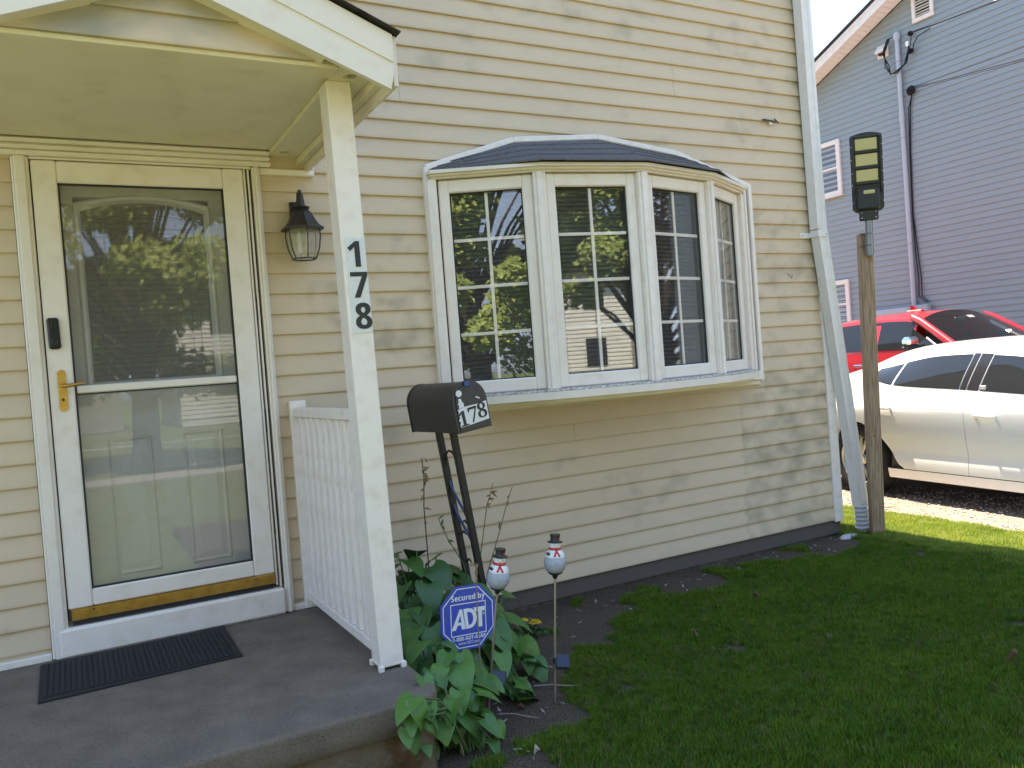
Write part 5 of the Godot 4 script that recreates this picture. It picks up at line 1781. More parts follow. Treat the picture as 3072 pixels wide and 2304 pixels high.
# ---------------------------------------------------------------- grey neighbour
const GX := 13.1
func grey_house() -> void:
	var H := thing("grey_house", "grey clapboard neighbour house with white gable trim beyond the driveway", "house")
	var ridge_z := -1.6
	var slope := 0.432
	var line := func(z: float) -> float: return 6.235 + slope * (z + 6.76) if z < ridge_z else 6.235 + slope * (ridge_z + 6.76) - slope * (z - ridge_z)
	var wall := func(u: float, y: float, d: float) -> Vector3: return Vector3(GX - d, y, u)
	var plain := func(x: float, y: float, b: Color) -> Color:
		var k := 1.0 + 0.05 * nz.get_noise_2d(x * 12.0, y * 60.0)
		return Color(b.r * k, b.g * k, b.b * k)
	var base := Color(0.278, 0.318, 0.325)
	var zl := -8.8
	var zr := 5.6
	for i in 90:
		var y := 0.15 + i * EXPO
		var h := EXPO
		var a := zl
		var b := zr
		var at := a
		var bt := b
		if y + h > line.call(zl):
			a = maxf(zl, -6.76 + (y - 6.235) / slope)
			at = -6.76 + (y + h - 6.235) / slope
			b = minf(zr, 2.0 * ridge_z - a)
			bt = 2.0 * ridge_z - at
			at = maxf(at, a)
		if a >= ridge_z - 0.1:
			break
		at = minf(at, ridge_z - 0.02)
		bt = maxf(bt, ridge_z + 0.02)
		if y + h <= line.call(zl):
			at = a
			bt = b
		obj("siding_course", clapboard(a, b, y, h, wall, plain, base, 0.5, 0.013, bt, at), M.grey_vinyl, H)
	var bk := Mb.new()
	var rz := ridge_z
	bk.prism(PackedVector2Array([Vector2(-zl, -0.3), Vector2(-zr, -0.3), Vector2(-zr, line.call(zr) - 0.03), Vector2(-rz, line.call(rz) - 0.03), Vector2(-zl, line.call(zl) - 0.03)]), Transform3D(Basis(Vector3(0, 0, -1), Vector3.UP, Vector3.RIGHT), Vector3(GX + 4.51, 0, 0)), 9.0)
	obj("wall", bk, M.meter_grey, H)
	var fw := Mb.new()
	fw.bb(Vector3(GX - 0.004, -0.3, zl), Vector3(GX + 0.008, 0.16, zr))
	obj("foundation_wall", fw, M.foundation, H)
	# rake: soffit panels, fascia, roof deck
	for sg in [-1.0, 1.0]:
		var z0 := zl - 0.35 if sg < 0 else zr + 0.35
		var p0 := Vector3(0, line.call(z0) if sg > 0 else 6.235 + slope * (z0 + 6.76), z0)
		var p1 := Vector3(0, line.call(ridge_z), ridge_z)
		var d := (p1 - p0).normalized()
		var up := Vector3(0, absf(d.z), -d.y * signf(d.z))
		var len := p0.distance_to(p1)
		var n := int(len / 0.105)
		for k in n:
			var s := Mb.new()
			var c := p0 + d * ((k + 0.5) * len / n)
			s.box(Transform3D(Basis(Vector3.RIGHT, up, d), c + Vector3(GX - 0.185, 0, 0) + up * 0.012), Vector3(0.32, 0.014, len / n - 0.005), 0.002)
			obj("soffit_panel", s, M.soffit_white, H)
		var sb := Mb.new()
		sb.box(Transform3D(Basis(Vector3.RIGHT, up, d), (p0 + p1) * 0.5 + Vector3(GX - 0.18, 0, 0) + up * 0.026), Vector3(0.31, 0.010, len), 0.0)
		obj("soffit_backing", sb, M.gap_dark, H)
		var f := Mb.new()
		f.box(Transform3D(Basis(Vector3.RIGHT, up, d), (p0 + p1) * 0.5 + Vector3(GX - 0.358, 0, 0) + up * 0.075), Vector3(0.024, 0.17, len), 0.004)
		f.box(Transform3D(Basis(Vector3.RIGHT, up, d), (p0 + p1) * 0.5 + Vector3(GX - 0.374, 0, 0) + up * 0.125), Vector3(0.012, 0.06, len), 0.003)
		obj("rake_fascia", f, M.white_vinyl, H)
		var r := Mb.new()
		r.box(Transform3D(Basis(Vector3.RIGHT, up, d), (p0 + p1) * 0.5 + Vector3(GX + 4.3, 0, 0) + up * 0.185), Vector3(9.4, 0.045, len + 0.05))
		obj("roof", r, M.shingle_dark, H)
	# windows
	for q in [[-7.18, -6.36, 4.06, 5.09], [-7.18, -6.35, 1.55, 2.46]]:
		var W := part("window", H)
		var f := Mb.new()
		var t := 0.085
		for e in [[q[0], q[1], q[3] - t, q[3]], [q[0], q[1], q[2], q[2] + t], [q[0], q[0] + t, q[2] + t, q[3] - t], [q[1] - t, q[1], q[2] + t, q[3] - t]]:
			f.bb(Vector3(GX - 0.05, e[2], e[0]), Vector3(GX + 0.01, e[3], e[1]), 0.006)
		f.bb(Vector3(GX - 0.07, q[2] - 0.025, q[0] - 0.02), Vector3(GX - 0.0, q[2] - 0.001, q[1] + 0.02), 0.006)
		obj("frame", f, M.white_vinyl, W)
		var m := Mb.new()
		m.bb(Vector3(GX - 0.036, (q[2] + q[3]) / 2 - 0.02, q[0] + t), Vector3(GX - 0.012, (q[2] + q[3]) / 2 + 0.02, q[1] - t), 0.004)
		obj("meeting_rail", m, M.white_vinyl, W)
		for e in [[q[2] + t, (q[2] + q[3]) / 2 - 0.02], [(q[2] + q[3]) / 2 + 0.02, q[3] - t]]:
			var g := Mb.new()
			g.bb(Vector3(GX - 0.030, e[0], q[0] + t), Vector3(GX - 0.024, e[1], q[1] - t))
			obj("pane", g, M.window_glass, W)
		if q[2] < 3.0:
			for k in 17:
				var s := Mb.new()
				s.box(T(Vector3(GX - 0.019, q[2] + t + 0.02 + k * 0.044, (q[0] + q[1]) / 2), Vector3(0, 0, 30)), Vector3(0.016, 0.002, q[1] - q[0] - 2 * t - 0.02))
				obj("blind_slat", s, M.blind_white, W)
		var db := Mb.new()
		db.bb(Vector3(GX - 0.0185 + 0.01, q[2] + t, q[0] + t), Vector3(GX - 0.0045, q[3] - t, q[1] - t))
		obj("dark_room", db, M.gap_dark, W)
	# louvred gable vent
	var V := part("gable_vent", H)
	var vf := Mb.new()
	var v := [-4.73, -4.345, 6.56, 7.28]
	for e in [[v[0], v[1], v[3] - 0.07, v[3]], [v[0], v[1], v[2], v[2] + 0.07], [v[0], v[0] + 0.06, v[2] + 0.07, v[3] - 0.07], [v[1] - 0.06, v[1], v[2] + 0.07, v[3] - 0.07]]:
		vf.bb(Vector3(GX - 0.05, e[2], e[0]), Vector3(GX - 0.0, e[3], e[1]), 0.006)
	obj("frame", vf, M.white_vinyl, V)
	for k in 12:
		var s := Mb.new()
		s.box(T(Vector3(GX - 0.028, v[2] + 0.095 + k * 0.048, (v[0] + v[1]) / 2), Vector3(0, 0, 38)), Vector3(0.040, 0.006, v[1] - v[0] - 0.13))
		obj("louvre", s, M.white_vinyl, V)
	var vb := Mb.new()
	vb.bb(Vector3(GX - 0.006, v[2] + 0.06, v[0] + 0.05), Vector3(GX - 0.001, v[3] - 0.06, v[1] - 0.05))
	obj("screen", vb, M.gap_dark, V)
	# dryer hood
	var D := part("vent_hood", H)
	var hp := Mb.new()
	hp.bb(Vector3(GX - 0.03, 6.215, -5.44), Vector3(GX - 0.005, 6.44, -5.225), 0.004)
	obj("flange", hp, M.white_vinyl, D)
	var hh := Mb.new()
	hh.prism(PackedVector2Array([Vector2(0, 6.43), Vector2(0, 6.29), Vector2(-0.11, 6.29), Vector2(-0.09, 6.34)]), Transform3D(Basis(Vector3.RIGHT, Vector3.UP, Vector3(0, 0, 1)), Vector3(GX - 0.031, 0, -5.33)), 0.17)
	obj("hood", hh, M.white_vinyl, D)
	var ho := Mb.new()
	ho.bb(Vector3(GX - 0.09, 6.255, -5.38), Vector3(GX - 0.035, 6.289, -5.30))
	obj("opening", ho, M.gap_dark, D)

func service_wires() -> void:
	var C := thing("service_mast", "light grey electric conduit with looped black cables on the grey house wall", "conduit", Vector3(GX - 0.06, 0, -5.02))
	var p := Mb.new()
	p.tube([Vector3(0, 1.83, 0), Vector3(0, 6.40, 0)], 0.038, 12)
	p.tube([Vector3(0, 5.0, 0), Vector3(0, 5.16, 0)], 0.044, 12)
	obj("pipe", p, M.conduit_grey, C)
	var wh := Mb.new()
	wh.lathe(T(Vector3(0, 6.39, 0)), [Vector2(0.042, 0), Vector2(0.055, 0.03), Vector2(0.058, 0.07), Vector2(0.05, 0.12), Vector2(0.025, 0.15), Vector2(0, 0.155)], 14)
	obj("weather_head", wh, M.conduit_grey, C)
	for y in [2.9, 4.72, 6.03]:
		var s := Mb.new()
		s.tube([Vector3(0, y - 0.012, 0), Vector3(0, y + 0.012, 0)], 0.041, 12)
		obj("pipe_strap", s, M.meter_grey, C)
	for k in 3:
		var w := Mb.new()
		var o := 0.025 * k
		w.tube([Vector3(-0.02, 6.47, -0.03), Vector3(-0.05, 6.46, -0.10 - o), Vector3(-0.07, 6.25, -0.20 - o), Vector3(-0.06, 6.0, -0.215 + o * 1.6), Vector3(-0.06, 5.86 - o * 0.4, -0.12), Vector3(-0.07, 5.82 + o, 0.02), Vector3(-0.07, 5.93, 0.16 + o), Vector3(-0.06, 6.12, 0.23 + o * 0.5), Vector3(-0.05, 6.20, 0.245)], 0.0085, 6)
		obj("loop_cable", w, M.cable_black, C)
	for k in 2:
		var w := Mb.new()
		w.tube([Vector3(0.02, 5.40, 0.20), Vector3(0.025, 5.2, 0.12 + 0.03 * k), Vector3(0.03, 4.5, 0.085 + 0.015 * k), Vector3(0.03, 3.4, 0.06 + 0.01 * k), Vector3(0.03, 2.7, 0.075 + 0.045 * k), Vector3(0.03, 2.25, 0.10 + 0.05 * k), Vector3(0.02, 1.98, 0.09 + 0.06 * k), Vector3(0.02, 1.86, 0.22 + 0.04 * k)], 0.009, 6)
		obj("down_cable", w, M.cable_black, C)
	var mb := thing("meter_box", "grey meter cabinet below the conduit on the grey house, above the red truck", "meter box", Vector3(GX - 0.07, 1.25, -5.0))
	var b := Mb.new()
	b.bb(Vector3(-0.06, 0.0, -0.10), Vector3(0.055, 0.575, 0.275), 0.012)
	obj("cabinet", b, M.meter_grey, mb)
	var b2 := Mb.new()
	b2.bb(Vector3(-0.05, 0.05, -0.95), Vector3(0.055, 0.56, -0.104), 0.012)
	obj("trough", b2, M.conduit_grey, mb)
	var an := Mb.new()
	for q in [[6.41, -4.762, 0.045], [6.12, -4.78, 0.05], [5.47, -4.82, 0.085]]:
		an.lathe(Transform3D(Basis(Vector3.FORWARD, PI / 2), Vector3(GX - 0.01, q[0], q[1])), [Vector2(q[2] * 0.4, 0), Vector2(q[2] * 0.5, -0.03), Vector2(q[2], -0.05), Vector2(q[2] * 0.8, -0.08), Vector2(0, -0.09)], 10)
	obj("wire_anchor", an, M.cable_black, C).position = Vector3(-(GX - 0.06), 0, 5.02)
	var fl := Mb.new()
	fl.tube([Vector3(GX - 0.06, 6.41, -4.76), Vector3(GX - 0.08, 6.30, -4.74), Vector3(GX - 0.09, 6.17, -4.77)], 0.008, 6)
	fl.tube([Vector3(GX - 0.06, 6.36, -4.40), Vector3(GX - 0.09, 6.30, -4.62), Vector3(GX - 0.09, 6.2, -4.70), Vector3(GX - 0.08, 6.08, -4.72)], 0.008, 6)
	obj("tail_cable", fl, M.cable_black, C).position = Vector3(-(GX - 0.06), 0, 5.02)
	var cl := Mb.new()
	cl.bb(Vector3(-0.10, 6.19, 0.215), Vector3(-0.05, 6.28, 0.27), 0.01)
	obj("clamp", cl, M.cable_alu, C)
	# overhead lines running off to the street
	for q in [["black and silver twisted power line running from the gable to the street", Vector3(13.02, 6.41, -4.74), Vector3(11.6, 5.76, -2.02), 0.011], ["upper thin phone line leaving the coil on the grey wall", Vector3(12.98, 5.50, -4.80), Vector3(11.6, 5.03, -1.95), 0.0045], ["thicker phone cable leaving the coil on the grey wall", Vector3(12.98, 5.49, -4.79), Vector3(11.6, 4.86, -1.96), 0.007], ["lower phone cable running just under the thicker one", Vector3(12.98, 5.47, -4.79), Vector3(11.6, 4.83, -1.96), 0.005]]:
		var a: Vector3 = q[1]
		var d: Vector3 = (q[2] - a)
		var W := thing("overhead_wire", q[0], "wire", a, 0.0, "overhead wires at the grey house")
		var pts := []
		for k in 13:
			var t := k / 12.0 * 5.0
			pts.append(d * t + Vector3(0, 0.035 * t * t - 0.035 * t, 0))
		if q[3] > 0.01:
			var w1 := Mb.new()
			w1.tube(pts.slice(0, 3), 0.011, 6)
			w1.tube(pts.slice(2, 13).map(func(v): return v - Vector3(0, 0.013, 0)), 0.007, 6)
			obj("insulated_strand", w1, M.cable_black, W)
			var w2 := Mb.new()  # silver begins partway along: sunlit sheen put into the metal colour
			var tw := []
			for k in 160:
				var t := 0.72 + k / 160.0 * 4.2
				tw.append(d * t + Vector3(0, 0.035 * t * t - 0.035 * t, 0) + Vector3(0.010 * cos(k * 1.1), 0.010 * sin(k * 1.1), 0))
			w2.tube(tw, 0.0095, 5)
			obj("bare_strand", w2, M.cable_alu, W)
		else:
			var w := Mb.new()
			w.tube(pts, q[3], 6)
			obj("line", w, M.cable_black, W)

# ---------------------------------------------------------------- vehicles
func wheel(V: Node3D, at: Vector3, r: float, rim: Material, spokes: int) -> void:
	var W := part("wheel", V)
	W.position = at
	var side := -1.0 if at.x < 0 else 1.0
	var O := Transform3D(Basis(Vector3(0, 0, 1), Vector3(side, 0, 0), Vector3(0, side, 0)), Vector3.ZERO)
	var t := Mb.new()
	t.lathe(O, [Vector2(r * 0.68, -0.10), Vector2(r * 0.92, -0.105), Vector2(r, -0.07), Vector2(r, 0.07), Vector2(r * 0.94, 0.10), Vector2(r * 0.70, 0.105), Vector2(r * 0.68, 0.06)], 40)
	obj("tyre", t, M.tyre, W)
	var m := Mb.new()
	m.lathe(O, [Vector2(r * 0.70, 0.10), Vector2(r * 0.67, 0.095), Vector2(r * 0.64, 0.06)], 40)
	m.lathe(O, [Vector2(0.0, 0.085), Vector2(0.05, 0.083), Vector2(0.06, 0.07)], 20)
	for k in spokes:
		for s in [-0.16, 0.16]:
			var a: float = TAU * k / spokes + s
			var d := O.basis.x * cos(a) + O.basis.z * sin(a)
			var d2 := O.basis.x * cos(TAU * k / spokes) + O.basis.z * sin(TAU * k / spokes)
			m.bar(d2 * 0.045 + O.basis.y * 0.075, d * r * 0.66 + O.basis.y * 0.085, 0.030, 0.022, O.basis.y, 0.005)
	obj("rim", m, rim, W)
	var hub := Mb.new()
	hub.lathe(O, [Vector2(r * 0.64, 0.03), Vector2(0.0, 0.02)], 30)
	obj("brake_disc", hub, M.car_black, W)

func vehicle(V: Node3D, P: Dictionary) -> void:
	var paint: Material = P.paint
	var zr: float = P.rear
	var zf: float = P.front
	var plan := func(z: float) -> float:
		var a := clampf((P.rear_taper - z) / (P.rear_taper - zr), 0, 1)
		var b := clampf((z - P.front_taper) / (zf - P.front_taper), 0, 1)
		return 1.0 - 0.16 * a * a * a - 0.20 * b * b * b
	var belt := func(z: float) -> float: return cv(P.belt, z)
	var side := func(z: float, y: float) -> float: return cv(P.section, y) * plan.call(z) * P.half
	var ybot := func(z: float) -> float:
		var b: float = P.sill
		for ax in P.axles:
			var d: float = absf(z - ax)
			if d < P.arch:
				b = maxf(b, P.radius + sqrt(P.arch * P.arch - d * d))
		return b
	# one body panel between two upright edges
	var panel := func(za: Callable, zb: Callable, lo: Callable, hi: Callable, nu: int, nv: int, off: float, m: Mb) -> void:
		for sg in [-1.0, 1.0]:
			var rows := []
			for j in nv + 1:
				var row := PackedVector3Array()
				for i in nu + 1:
					var u := float(i) / nu
					var z := lerpf(za.call(0.6), zb.call(0.6), u)
					var y := 0.0
					for it in 3:
						y = lerpf(lo.call(z), hi.call(z), float(j) / nv)
						z = lerpf(za.call(y), zb.call(y), u)
					row.push_back(Vector3(sg * (side.call(z, y) + off), y, z))
				rows.append(row)
			m.grid(rows, sg > 0)
			# returned edges give the shut lines depth
			for e in [0, nu]:
				for j in nv:
					var a: Vector3 = rows[j][e]
					var b: Vector3 = rows[j + 1][e]
					m.quad(a, b, b - Vector3(sg * 0.03, 0, 0), a - Vector3(sg * 0.03, 0, 0))
			for i in nu:
				var a: Vector3 = rows[0][i]
				var b: Vector3 = rows[0][i + 1]
				m.quad(a, b, b - Vector3(sg * 0.05, 0, 0), a - Vector3(sg * 0.05, 0, 0))
	var k := func(v: float) -> Callable: return func(_y): return v
	var bltm := func(z): return belt.call(z)
	var edge := func(y): return cv(P.rear_door_edge, y)
	var q := Mb.new()
	panel.call(k.call(zr), func(y): return edge.call(y) - 0.005, ybot, bltm, 40, 16, 0.0, q)
	obj("rear_quarter", q, paint, V)
	for d in P.doors:
		var m := Mb.new()
		var za: Callable = edge if d[0] == null else k.call(d[0] + 0.003)
		panel.call(za, k.call(d[1] - 0.003), k.call(P.door_bottom), bltm, 24, 22, 0.0, m)
		obj(d[2], m, paint, V)
	var ff := Mb.new()
	panel.call(k.call(P.doors[P.doors.size() - 1][1] + 0.003), k.call(zf), ybot, bltm, 40, 16, 0.0, ff)
	obj("front_fender", ff, paint, V)
	var sl := Mb.new()
	panel.call(k.call(P.axles[0] + P.arch - 0.005), k.call(P.axles[1] - P.arch + 0.005), k.call(P.sill), k.call(P.door_bottom - 0.006), 24, 4, 0.002, sl)
	obj("rocker_panel", sl, paint, V)
	# inner dark core, so that gaps and arches are dark
	var core := Mb.new()
	for sg in [-1.0, 1.0]:
		var rows := []
		for z in [zr + 0.1, P.axles[0] - 0.2, P.axles[0] + 0.3, (P.axles[0] + P.axles[1]) / 2, P.axles[1] - 0.3, zf - 0.15]:
			rows.append(PackedVector3Array([Vector3(0, P.sill + 0.03, z), Vector3(sg * P.half * 0.70, P.sill + 0.03, z), Vector3(sg * P.half * 0.70, 0.55, z), Vector3(sg * P.half * 0.90 * plan.call(z), belt.call(z) - 0.06, z), Vector3(0, belt.call(z) - 0.04, z)]))
		core.grid(rows)
		var rows2 := []
		for z in [P.axles[0] + P.arch, P.axles[1] - P.arch]:
			rows2.append(PackedVector3Array([Vector3(sg * P.half * 0.6, P.sill + 0.01, z), Vector3(sg * (side.call(z, 0.4) - 0.03), P.sill + 0.01, z), Vector3(sg * (side.call(z, belt.call(z)) - 0.06), belt.call(z) - 0.05, z)]))
		core.grid(rows2)
	obj("dark_core", core, M.car_black, V)
	# hood and rear deck, front and rear faces
	for e in [["rear_deck", zr, P.cab[0]], ["hood", P.cab[1], zf]]:
		var m := Mb.new()
		var rows := []
		for i in 13:
			var z := lerpf(e[1], e[2], i / 12.0)
			var row := PackedVector3Array()
			for j in 13:
				var u := -1.0 + 2.0 * j / 12.0
				row.push_back(Vector3(u * side.call(z, belt.call(z)), belt.call(z) + P.crown * (1.0 - u * u * u * u), z))
			rows.append(row)
		m.grid(rows, true)
		obj(e[0], m, paint, V)
	for e in [["rear_bumper", zr, -1.0], ["front_bumper", zf, 1.0]]:
		var m := Mb.new()
		var rows := []
		for i in 11:
			var y := lerpf(P.sill, belt.call(e[1]), i / 10.0)
			var row := PackedVector3Array()
			for j in 15:
				var u := -1.0 + 2.0 * j / 14.0
				row.push_back(Vector3(u * side.call(e[1], y), y + (P.crown * (1.0 - u * u * u * u) if i == 10 else 0.0), e[1] + e[2] * 0.10 * (1.0 - u * u) * (0.6 + 0.4 * sin(PI * i / 10.0))))
			rows.append(row)
		m.grid(rows, e[2] < 0)
		obj(e[0], m, paint, V)
		for sg in [-1.0, 1.0]:
			var l := Mb.new()
			l.box(T(Vector3(sg * P.half * 0.66, belt.call(e[1]) * 0.86, e[1] + e[2] * 0.05), Vector3(0, -sg * e[2] * 12, 0)), Vector3(0.32, 0.12, 0.08), 0.02)
			obj("tail_lamp" if e[2] < 0 else "headlight", l, M.tail_red if e[2] < 0 else M.lamp_clear, V)
	# cabin
	var ytop := func(z: float) -> float: return cv(P.top, z)
	var yroof := func(z: float) -> float: return cv(P.roof, z)
	var lean := func(z: float, f: float) -> float:      # half width of the side glass, f from belt to roof edge
		return lerpf(side.call(z, belt.call(z)) - 0.012, P.half * P.roof_half, pow(maxf(f, 0.0), 1.15))
	var shell := Mb.new()
	var rows := []
	for i in 41:
		var z := lerpf(P.cab[0], P.cab[1], i / 40.0)
		var row := PackedVector3Array()
		var tp: float = maxf(ytop.call(z), belt.call(z) + 0.005)
		var rf: float = maxf(yroof.call(z), tp + 0.004)
		for j in 19:
			var u := (j - 9) / 9.0
			row.push_back(Vector3(u * (lean.call(z, 1.0)), lerpf(rf, tp, pow(absf(u), 2.6)), z))
		rows.append(row)
	if P.get("open_front", false):
		rows = rows.filter(func(r): return r[9].z <= P.screen[0] + 0.02)
	shell.grid(rows, true)
	obj("roof", shell, paint, V)
	# upright side strips of the cabin: pillars in body colour, panes in dark glass
	var strip := func(z0: float, z1: float, f0: float, f1: float, off: float, n: int, m: Mb) -> void:
		for sg in [-1.0, 1.0]:
			var rr := []
			for j in 7:
				var f := lerpf(f0, f1, j / 6.0)
				var row := PackedVector3Array()
				for i in n + 1:
					var z := lerpf(z0, z1, float(i) / n)
					var y: float = lerpf(belt.call(z), maxf(ytop.call(z), belt.call(z) + 0.005), f)
					row.push_back(Vector3(sg * (lean.call(z, f) + off), y, z))
				rr.append(row)
			m.grid(rr, sg > 0)
	var pil := Mb.new()
	strip.call(P.cab[0], P.cab[1] if not P.get("open_front", false) else P.screen[0], 0.0, 1.0, 0.0, 40, pil)
	obj("side_frame", pil, paint, V)
	for g in P.panes:
		var m := Mb.new()
		strip.call(g[0], g[1], g[2], g[3], 0.006, 16, m)
		obj(g[4], m, M[g[5]], V)
	for h in P.handles:
		for sg in [-1.0, 1.0]:
			var m := Mb.new()
			var x: float = sg * (side.call(h[0], h[1]) + 0.018)
			m.box(T(Vector3(x, h[1], h[0]), Vector3(P.handle_tilt, 0, 0)), Vector3(0.022, 0.030, 0.185), 0.009)
			m.box(T(Vector3(x - sg * 0.016, h[1], h[0] + 0.085), Vector3(P.handle_tilt, 0, 0)), Vector3(0.03, 0.03, 0.02), 0.006)
			m.box(T(Vector3(x - sg * 0.016, h[1], h[0] - 0.085), Vector3(P.handle_tilt, 0, 0)), Vector3(0.03, 0.03, 0.02), 0.006)
			obj("door_handle", m, P.handle_mat, V)
	for ax in P.axles:
		for sg in [-1.0, 1.0]:
			wheel(V, Vector3(sg * (P.half - 0.135), P.radius, ax), P.radius, M.rim_silver, 5)

func vehicles() -> void:
	var S := thing("white_sedan", "glossy white four-door sedan parked on the gravel beside the street light", "car", Vector3(6.3 + 0.9 * cos(deg_to_rad(7.5)), GY, -0.35 + 0.9 * sin(deg_to_rad(7.5))), deg_to_rad(-7.5))
	vehicle(S, {
		"paint": M.white_paint, "rear": -1.60, "front": 2.92, "half": 0.9, "rear_taper": -0.8, "front_taper": 1.9, "sill": 0.185, "door_bottom": 0.272, "arch": 0.352, "radius": 0.315, "axles": [-0.665, 2.035],
		"section": [[0.0, 0.90], [0.19, 0.955], [0.27, 0.972], [0.36, 0.975], [0.40, 0.968], [0.48, 0.976], [0.60, 0.992], [0.72, 1.0], [0.80, 0.998], [0.815, 0.990], [0.86, 0.975], [0.92, 0.958], [1.0, 0.94], [1.1, 0.90], [1.2, 0.84]],
		"belt": [[-1.6, 0.98], [-1.2, 1.03], [-0.8, 1.045], [-0.53, 1.055], [-0.44, 1.035], [-0.29, 1.0], [-0.08, 0.978], [0.5, 0.948], [1.0, 0.915], [1.5, 0.885], [2.0, 0.83], [2.6, 0.74], [2.92, 0.60]],
		"top": [[-1.25, 1.05], [-0.8, 1.105], [-0.53, 1.14], [-0.27, 1.19], [0.04, 1.238], [0.36, 1.248], [0.5, 1.245], [0.89, 1.205], [1.2, 1.12], [1.5, 0.99], [1.75, 0.89]],
		"roof": [[-1.25, 1.06], [-1.0, 1.15], [-0.8, 1.215], [-0.6, 1.29], [-0.29, 1.328], [0.08, 1.344], [0.44, 1.343], [0.8, 1.310], [1.05, 1.27], [1.35, 1.12], [1.75, 0.92]],
		"roof_half": 0.70, "cab": [-1.25, 1.75], "crown": 0.03, "rear_door_edge": [[0.27, -0.13], [0.285, -0.165], [0.32, -0.205], [0.44, -0.285], [0.58, -0.405], [0.72, -0.47], [0.95, -0.485], [1.1, -0.485]],
		"doors": [[null, 0.497, "rear_door"], [0.497, 1.62, "front_door"]],
		"panes": [[-0.53, -0.262, 0.03, 0.90, "quarter_pane", "tinted_glass"], [-0.240, 0.425, 0.02, 0.93, "rear_pane", "tinted_glass"], [0.435, 0.49, 0.01, 0.95, "door_pillar", "pillar_gloss"], [0.50, 0.60, 0.01, 0.95, "door_pillar", "pillar_gloss"], [0.61, 1.33, 0.02, 0.92, "front_pane", "tinted_glass"]],
		"handles": [[-0.32, 0.798], [0.69, 0.752]], "handle_tilt": 2.5, "handle_mat": M.white_paint})
	var lb := Mb.new()
	lb.bb(Vector3(-0.845, 0.945, 0.61), Vector3(-0.835, 0.985, 0.665), 0.003)
	obj("window_sticker", lb, M.sticker_white, S)
	# mirror
	for sg in [-1.0, 1.0]:
		var m := Mb.new()
		m.box(T(Vector3(sg * 0.98, 0.98, 1.36), Vector3(0, sg * 8, 0)), Vector3(0.20, 0.13, 0.11), 0.03)
		m.box(T(Vector3(sg * 0.885, 0.935, 1.38)), Vector3(0.08, 0.03, 0.06), 0.01)
		obj("wing_mirror", m, M.white_paint, S)
	var R := thing("red_pickup", "red pickup truck with chrome mirror parked behind the white sedan", "truck", Vector3(9.62 + 1.0, -0.15, -2.75))
	vehicle(R, {
		"paint": M.red_paint, "rear": -3.6, "front": 2.35, "half": 1.0, "rear_taper": -3.0, "front_taper": 1.6, "sill": 0.42, "door_bottom": 0.50, "arch": 0.48, "radius": 0.40, "axles": [-2.25, 1.45],
		"section": [[0.0, 0.92], [0.4, 0.965], [0.6, 0.985], [0.9, 1.0], [1.1, 0.985], [1.25, 0.955], [1.4, 0.93]],
		"belt": [[-3.6, 1.27], [-1.4, 1.265], [-0.6, 1.25], [0.3, 1.235], [0.8, 1.22], [1.4, 1.17], [2.2, 1.10], [2.35, 1.05]],
		"top": [[-1.62, 1.40], [-1.45, 1.62], [-1.2, 1.672], [-0.6, 1.69], [-0.12, 1.672], [0.02, 1.625], [0.3, 1.46], [0.62, 1.25]],
		"roof": [[-1.62, 1.45], [-1.45, 1.70], [-1.2, 1.76], [-0.6, 1.785], [-0.1, 1.77], [0.10, 1.735], [0.5, 1.5], [0.85, 1.25]],
		"roof_half": 0.76, "cab": [-1.62, 0.82], "crown": 0.03, "open_front": true, "screen": [0.02, 0.75], "rear_door_edge": [[0.4, -1.45], [1.3, -1.45]],
		"doors": [[null, -0.60, "rear_door"], [-0.60, 0.50, "front_door"]],
		"panes": [[-1.38, -0.70, 0.08, 0.86, "rear_pane", "tinted_glass"], [-0.50, -0.02, 0.08, 0.86, "front_pane", "tinted_glass"], [-1.42, 0.0, -0.06, 0.02, "belt_moulding", "chrome"], [-1.40, -0.02, 0.86, 0.93, "window_visor", "pillar_gloss"]],
		"handles": [[-0.74, 1.09], [0.2, 1.09]], "handle_tilt": 0.0, "handle_mat": M.chrome})
	# front window point, A-pillars, windscreen and what is behind it
	for sg in [-1.0, 1.0]:
		var fp := Mb.new()
		var pts := [Vector3(sg * 0.967, 1.27, -0.02), Vector3(sg * 0.957, 1.27, 0.42), Vector3(sg * 0.90, 1.40, 0.21), Vector3(sg * 0.855, 1.545, 0.0), Vector3(sg * 0.832, 1.60, -0.02)]
		fp.tri(pts[0], pts[1], pts[2])
		fp.tri(pts[0], pts[2], pts[3])
		fp.tri(pts[0], pts[3], pts[4])
		obj("front_pane", fp, M.tinted_glass, R)
		var ap := Mb.new()
		ap.tube([Vector3(sg * 0.768, 1.685, -0.05), Vector3(sg * 0.795, 1.625, 0.08), Vector3(sg * 0.855, 1.46, 0.33), Vector3(sg * 0.925, 1.25, 0.64)], [0.045, 0.05, 0.05, 0.055], 10)
		obj("windscreen_pillar", ap, M.red_paint, R)
		var ds := Mb.new()
		ds.tri(Vector3(sg * 0.97, 1.245, -0.02), Vector3(sg * 0.95, 1.245, 0.62), Vector3(sg * 0.955, 1.285, 0.42))
		ds.tube([Vector3(sg * 0.962, 1.275, 0.42), Vector3(sg * 0.90, 1.41, 0.22)], 0.012, 6)
		obj("door_corner_trim", ds, M.snow_white, R)
		var mr := Mb.new()
		mr.box(T(Vector3(sg * 1.09, 1.375, 0.12), Vector3(0, sg * 10, 0)), Vector3(0.20, 0.125, 0.15), 0.04)
		obj("mirror_cap", mr, M.chrome, R)
		var mf := Mb.new()
		mf.box(T(Vector3(sg * 1.085, 1.29, 0.12), Vector3(0, sg * 10, 0)), Vector3(0.19, 0.055, 0.13), 0.015)
		mf.box(T(Vector3(sg * 0.985, 1.30, 0.16)), Vector3(0.10, 0.05, 0.06), 0.01)
